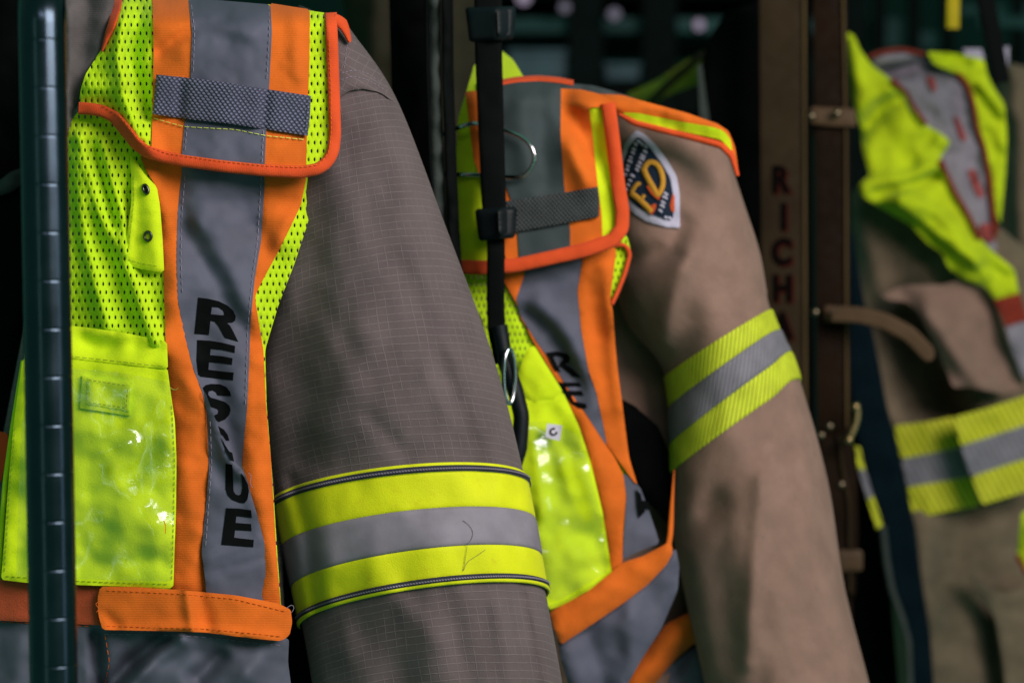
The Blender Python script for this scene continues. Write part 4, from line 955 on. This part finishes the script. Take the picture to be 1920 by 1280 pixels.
po = panel('holster', [(1524, 812), (1590, 806), (1606, 850), (1610, 1000), (1604, 1120), (1540, 1120), (1530, 1000)], lR2, M['leather_dark'], ls2, off=.02, th=.03, step=10, sm=1, roll=.01)
cord('holster_edge', [(1572, 815), (1580, 880), (1592, 940), (1594, 1110)], lR2, 8, .006, M['leather'], po, off=.022)
panel('keeper_loop', [(1566, 1030), (1618, 1030), (1618, 1070), (1570, 1072)], lR2, M['leather_tan'], ls2, off=.026, th=.008, step=8, sm=1, roll=.003)
wire('brass_hook', [tuple(world(x, y, 2.15)) for x, y in ((1590, 828), (1596, 815), (1604, 798), (1608, 780), (1608, 765), (1603, 758))], .003, M['brass'], ls2)
for x, y in ((1592, 824), (1605, 762)):
    lathe('rivet', [(.0042, .003), (.0042, 0), (.002, -.003)], world(x, y, 2.14), (0, 1, 0), M['brass'], ls2, 16)

# ================================================================== THIRD COAT
coat3 = thing('turnout_coat', 'far tan fire coat with a navy zip strip at the right of the photo', 'coat', tuple(world(1780, 1300, 2.5)), 'firefighter coats hanging in a row')
def c3base(x, y): return 2.46 + 1.6e-4 * np.abs(x - 1740)
c3 = Relief(c3base, [([(1610, 380), (1640, 500), (1660, 560)], .02, 26), ([(1650, 420), (1720, 520)], .015, 40), ([(1665, 650), (1690, 800)], .014, 14), ([(1700, 600), (1740, 700), (1770, 770)], -.085, 44), ([(1660, 600), (1700, 760)], -.03, 30), ([(1730, 1000), (1760, 1240)], .015, 30), ([(1800, 960), (1770, 1080)], -.02, 40),
                     ([(1860, 1130), (1875, 1300)], -.04, 24), ([(1830, 1100), (1870, 1120), (1920, 1110)], .012, 14)], wr=(.012, 110), seed=121)
panel('body', [(1596, 360), (1640, 330), (1760, 380), (1880, 430), (1960, 500), (1990, 1340), (1690, 1340), (1670, 1100), (1630, 900), (1600, 700)], c3, M['tan_far'], coat3, th=.16, step=11, roll=.02)
panel('gap_shade', [(1560, 640), (1650, 700), (1700, 1000), (1740, 1340), (1540, 1340), (1560, 1000)], Relief(lambda x, y: 2.53 + 0 * x, wr=(.01, 90), seed=128), M['black_cloth'], coat3, th=.02, step=14, roll=.01)  # added black sheet, paints the shade in the gap left of the zip
panel('storm_flap', [(1650, 552), (1700, 534), (1767, 534), (1795, 527), (1822, 532), (1850, 547), (1867, 567), (1880, 615), (1905, 677), (1920, 715), (1915, 732), (1880, 738), (1845, 731), (1815, 725), (1787, 726), (1770, 685), (1745, 630), (1722, 586), (1700, 566), (1665, 562)],
      Relief(lambda x, y: c3base(x, y) - .058, [([(1740, 590), (1840, 725)], .016, 22), ([(1690, 548), (1780, 700)], -.012, 20), ([(1850, 560), (1900, 690)], -.010, 24)], wr=(.008, 90), seed=122), M['tan'], coat3, th=.006, step=9, roll=.002)
panel('zip_strip', [(1590, 430), (1600, 436), (1611, 515), (1622, 572), (1636, 620), (1648, 677), (1663, 760), (1678, 815), (1695, 904), (1717, 988), (1728, 1087), (1743, 1178), (1755, 1330), (1706, 1330), (1695, 1160), (1672, 1105), (1655, 988), (1626, 904), (1606, 813), (1592, 700), (1588, 560)],
      Relief(lambda x, y: 2.43 + 0 * x, wr=(.005, 80), seed=123), M['navy'], coat3, off=.006, th=.008, step=9, roll=.004)
cord('zip_edge', [(1655, 985), (1662, 1050), (1672, 1105), (1690, 1155), (1703, 1200), (1708, 1330)], Relief(lambda x, y: 2.415 + 0 * x, wr=None), 13, .008, M['greycloth'], coat3)
for nm, P, mt in (('edge_trim', [(1598, 835), (1612, 838), (1622, 880), (1610, 880)], 'seg_lime_far'), ('edge_trim', [(1610, 880), (1622, 880), (1638, 930), (1626, 936)], 'seg_silver_far'), ('edge_trim', [(1626, 934), (1638, 930), (1656, 984), (1644, 992)], 'seg_lime_far')):
    panel(nm, P, Relief(lambda x, y: 2.41 + 0 * x), M[mt], coat3, th=.006, step=6, sm=0)
for nm, P, mt, o_ in (('trim_band', [(1676, 797), (1740, 790), (1792, 780), (1802, 838), (1745, 850), (1690, 860)], 'seg_lime_far', .004), ('silver_band', [(1690, 860), (1745, 850), (1803, 838), (1820, 893), (1760, 903), (1701, 912)], 'seg_silver_far', .004),
                      ('trim_band', [(1701, 912), (1760, 903), (1820, 893), (1838, 948), (1775, 958), (1712, 973)], 'seg_lime_far', .004),
                      ('trim_band', [(1789, 781), (1850, 765), (1960, 730), (1960, 785), (1860, 817), (1801, 836)], 'seg_lime_far', .062), ('silver_band', [(1801, 836), (1860, 817), (1960, 785), (1960, 850), (1880, 873), (1821, 893)], 'seg_silver_far', .062),
                      ('trim_band', [(1821, 893), (1880, 873), (1960, 848), (1960, 910), (1900, 928), (1842, 946)], 'seg_lime_far', .062)):
    panel(nm, P, Relief(lambda x, y: c3base(x, y) - .006, wr=(.006, 90), seed=124), M[mt], coat3, off=o_, th=.006, step=8, sm=1)
panel('pocket_flap', [(1812, 1070), (1850, 1098), (1880, 1110), (1930, 1100), (1960, 1100), (1960, 1340), (1890, 1340), (1880, 1240), (1866, 1160), (1840, 1120)], Relief(lambda x, y: c3base(x, y) - .04, wr=(.008, 80), seed=126), M['tan_far'], coat3, th=.01, step=9, roll=.005)
bw = thing('olive_coat', 'dim olive tan coat at the right edge behind the yellow vest', 'coat', tuple(world(1920, 640, 2.75)))
panel('body', [(1872, 150), (1890, 118), (1940, 130), (2000, 160), (2000, 1340), (1900, 1340), (1905, 600), (1880, 460)], Relief(lambda x, y: 2.7 + 0 * x, [([(1885, 240), (1890, 460)], -.04, 22), ([(1905, 130), (1910, 500)], .02, 16)], wr=(.01, 90), seed=127), M['tan_far'], bw, th=.12, step=11, roll=.02)

# ---------- yellow vest draped on it
v3 = thing('safety_vest', 'crumpled yellow vest with red edged grey tape draped on the far coat', 'vest', tuple(world(1740, 560, 2.4)), 'rescue vests worn over the coats')
def y3base(x, y): return 2.415 + 1.2e-4 * np.abs(x - 1720)
y3 = Relief(y3base, [([(1700, 180), (1650, 200), (1615, 250)], -.030, 16), ([(1665, 175), (1605, 210)], .02, 24), ([(1640, 365), (1690, 352), (1755, 330)], -.022, 9), ([(1620, 345), (1700, 335), (1750, 310)], .018, 16), ([(1620, 372), (1700, 370), (1760, 400), (1830, 480)], .022, 18), ([(1650, 390), (1720, 420), (1790, 490)], -.010, 10),
                     ([(1690, 385), (1760, 440), (1850, 510)], .014, 12), ([(1600, 90), (1620, 180)], .012, 20), ([(1850, 500), (1890, 520)], -.012, 10), ([(1745, 255), (1710, 310)], -.012, 14), ([(1730, 290), (1760, 270)], .012, 20)], wr=(.010, 70), seed=131)
vp = panel('front_panel', [(1588, 60), (1601, 66), (1613, 94), (1634, 122), (1669, 148), (1692, 171), (1711, 208), (1735, 234), (1763, 249), (1781, 264), (1778, 276), (1764, 294), (1763, 304), (1789, 361), (1811, 394), (1838, 448), (1862, 472), (1902, 505), (1906, 525), (1911, 551), (1865, 563), (1845, 536), (1805, 523), (1777, 501), (1766, 474), (1740, 457), (1709, 424), (1658, 394), (1612, 366), (1608, 348), (1630, 328), (1617, 284), (1614, 240), (1596, 182)],
           y3, M['yellow'], v3, off=.03, th=.012, step=7, sm=1, roll=.010)
panel('cuff', [(1864, 562), (1912, 549), (1928, 600), (1886, 611)], y3, M['red'], v3, off=.026, th=.01, step=7, sm=0, roll=.004)
panel('grey_cuff', [(1884, 610), (1930, 596), (1935, 720), (1916, 705), (1898, 660)], y3, M['trim_silver'], v3, off=.02, th=.008, step=7, sm=0, roll=.003)
t3 = Relief(lambda x, y: y3base(x, y) + .01, [([(1660, 140), (1720, 125), (1780, 130)], -.03, 14), ([(1650, 115), (1700, 108)], .01, 14), ([(1800, 190), (1810, 240)], -.01, 16), ([(1780, 180), (1760, 210)], .01, 22), ([(1830, 300), (1820, 340)], -.008, 14)], wr=(.008, 60), seed=132)
tpp = panel('reflective_tape', [(1634, 112), (1665, 100), (1700, 99), (1740, 113), (1775, 128), (1797, 140), (1816, 170), (1826, 205), (1832, 250), (1846, 280), (1850, 330), (1860, 390), (1870, 475), (1845, 455), (1808, 394), (1786, 361), (1758, 300), (1740, 260), (1700, 210), (1670, 160), (1645, 140)], t3, M['trim_silver'], v3, off=.012, th=.004, step=7, sm=1)
for P in ([(1736, 142), (1752, 147), (1757, 168), (1750, 173), (1742, 158)], [(1788, 218), (1796, 220), (1813, 260), (1806, 266), (1799, 255)], [(1815, 318), (1828, 318), (1846, 366), (1836, 371), (1825, 350)], [(1838, 420), (1860, 418), (1868, 450), (1852, 455), (1842, 445)]):
    panel('letter', P, t3, M['redprint'], tpp, off=.0165, th=.001, step=5, sm=1, seg=10)
cord('red_edge', [(1628, 108), (1650, 98), (1690, 92), (1735, 103)], t3, 9, .008, M['red'], v3, off=.014)
cord('red_edge', [(1672, 150), (1698, 172), (1716, 205), (1736, 234)], y3, 9, .008, M['red'], v3, off=.036)
cord('red_edge', [(1764, 300), (1789, 358), (1812, 396), (1838, 448)], y3, 9, .008, M['red'], v3, off=.036)
cord('red_edge', [(1786, 130), (1812, 156), (1824, 190), (1832, 240), (1846, 280), (1856, 340), (1862, 400), (1868, 440)], t3, 9, .008, M['red'], v3, off=.018)
panel('side_panel', [(1738, 97), (1790, 100), (1845, 112), (1851, 140), (1865, 168), (1884, 196), (1888, 260), (1885, 330), (1876, 420), (1866, 400), (1858, 320), (1847, 275), (1834, 230), (1824, 172), (1796, 140), (1750, 120)],
      Relief(lambda x, y: y3base(x, y) + .008, [([(1830, 170), (1870, 220)], -.012, 10), ([(1840, 160), (1878, 210)], .012, 12), ([(1850, 250), (1870, 290)], -.012, 12), ([(1770, 112), (1810, 118)], -.02, 10)], wr=(.008, 60), seed=133), M['yellow'], v3, off=.014, th=.008, step=7, sm=1, roll=.006)
for P in ([(1806, 92), (1840, 92), (1846, 112), (1812, 110)], [(1868, 90), (1892, 88), (1890, 126), (1872, 116)]):
    panel('care_label', P, Relief(lambda x, y: y3base(x, y) + .02), M['label'], v3, th=.003, step=6, sm=0)

# ---------- straps hanging at the top right
st = cord('hanging_strap', [(1838, -60), (1848, 0), (1862, 70), (1878, 156)], Relief(lambda x, y: 2.28 + 0 * x, wr=None), 34, .012, M['black_web'], None, square=.5, n=14)
tag(st, 'black strap end hanging diagonally over the yellow vest at top right', 'strap')
st = cord('hanging_strap', [(1787, -60), (1787, 0), (1786, 54)], Relief(lambda x, y: 2.4 + 0 * x, wr=None), 25, .008, M['hivis_yellow'], None, square=.5, n=12)
tag(st, 'short yellow webbing strap hanging at the top right', 'strap')
gv = thing('lime_vest', 'lime vest scrap at the lower right edge beside the far coat', 'vest', tuple(world(1925, 1060, 2.3)))
panel('edge_panel', [(1915, 960), (1960, 940), (1960, 1080), (1925, 1075), (1906, 1040)], Relief(lambda x, y: 2.3 + 0 * x, wr=(.008, 50)), M['yellow'], gv, th=.01, step=8, roll=.006)
cord('edge_binding', [(1906, 1040), (1925, 1076), (1960, 1082)], Relief(lambda x, y: 2.295 + 0 * x, wr=None), 8, .008, M['red'], gv)
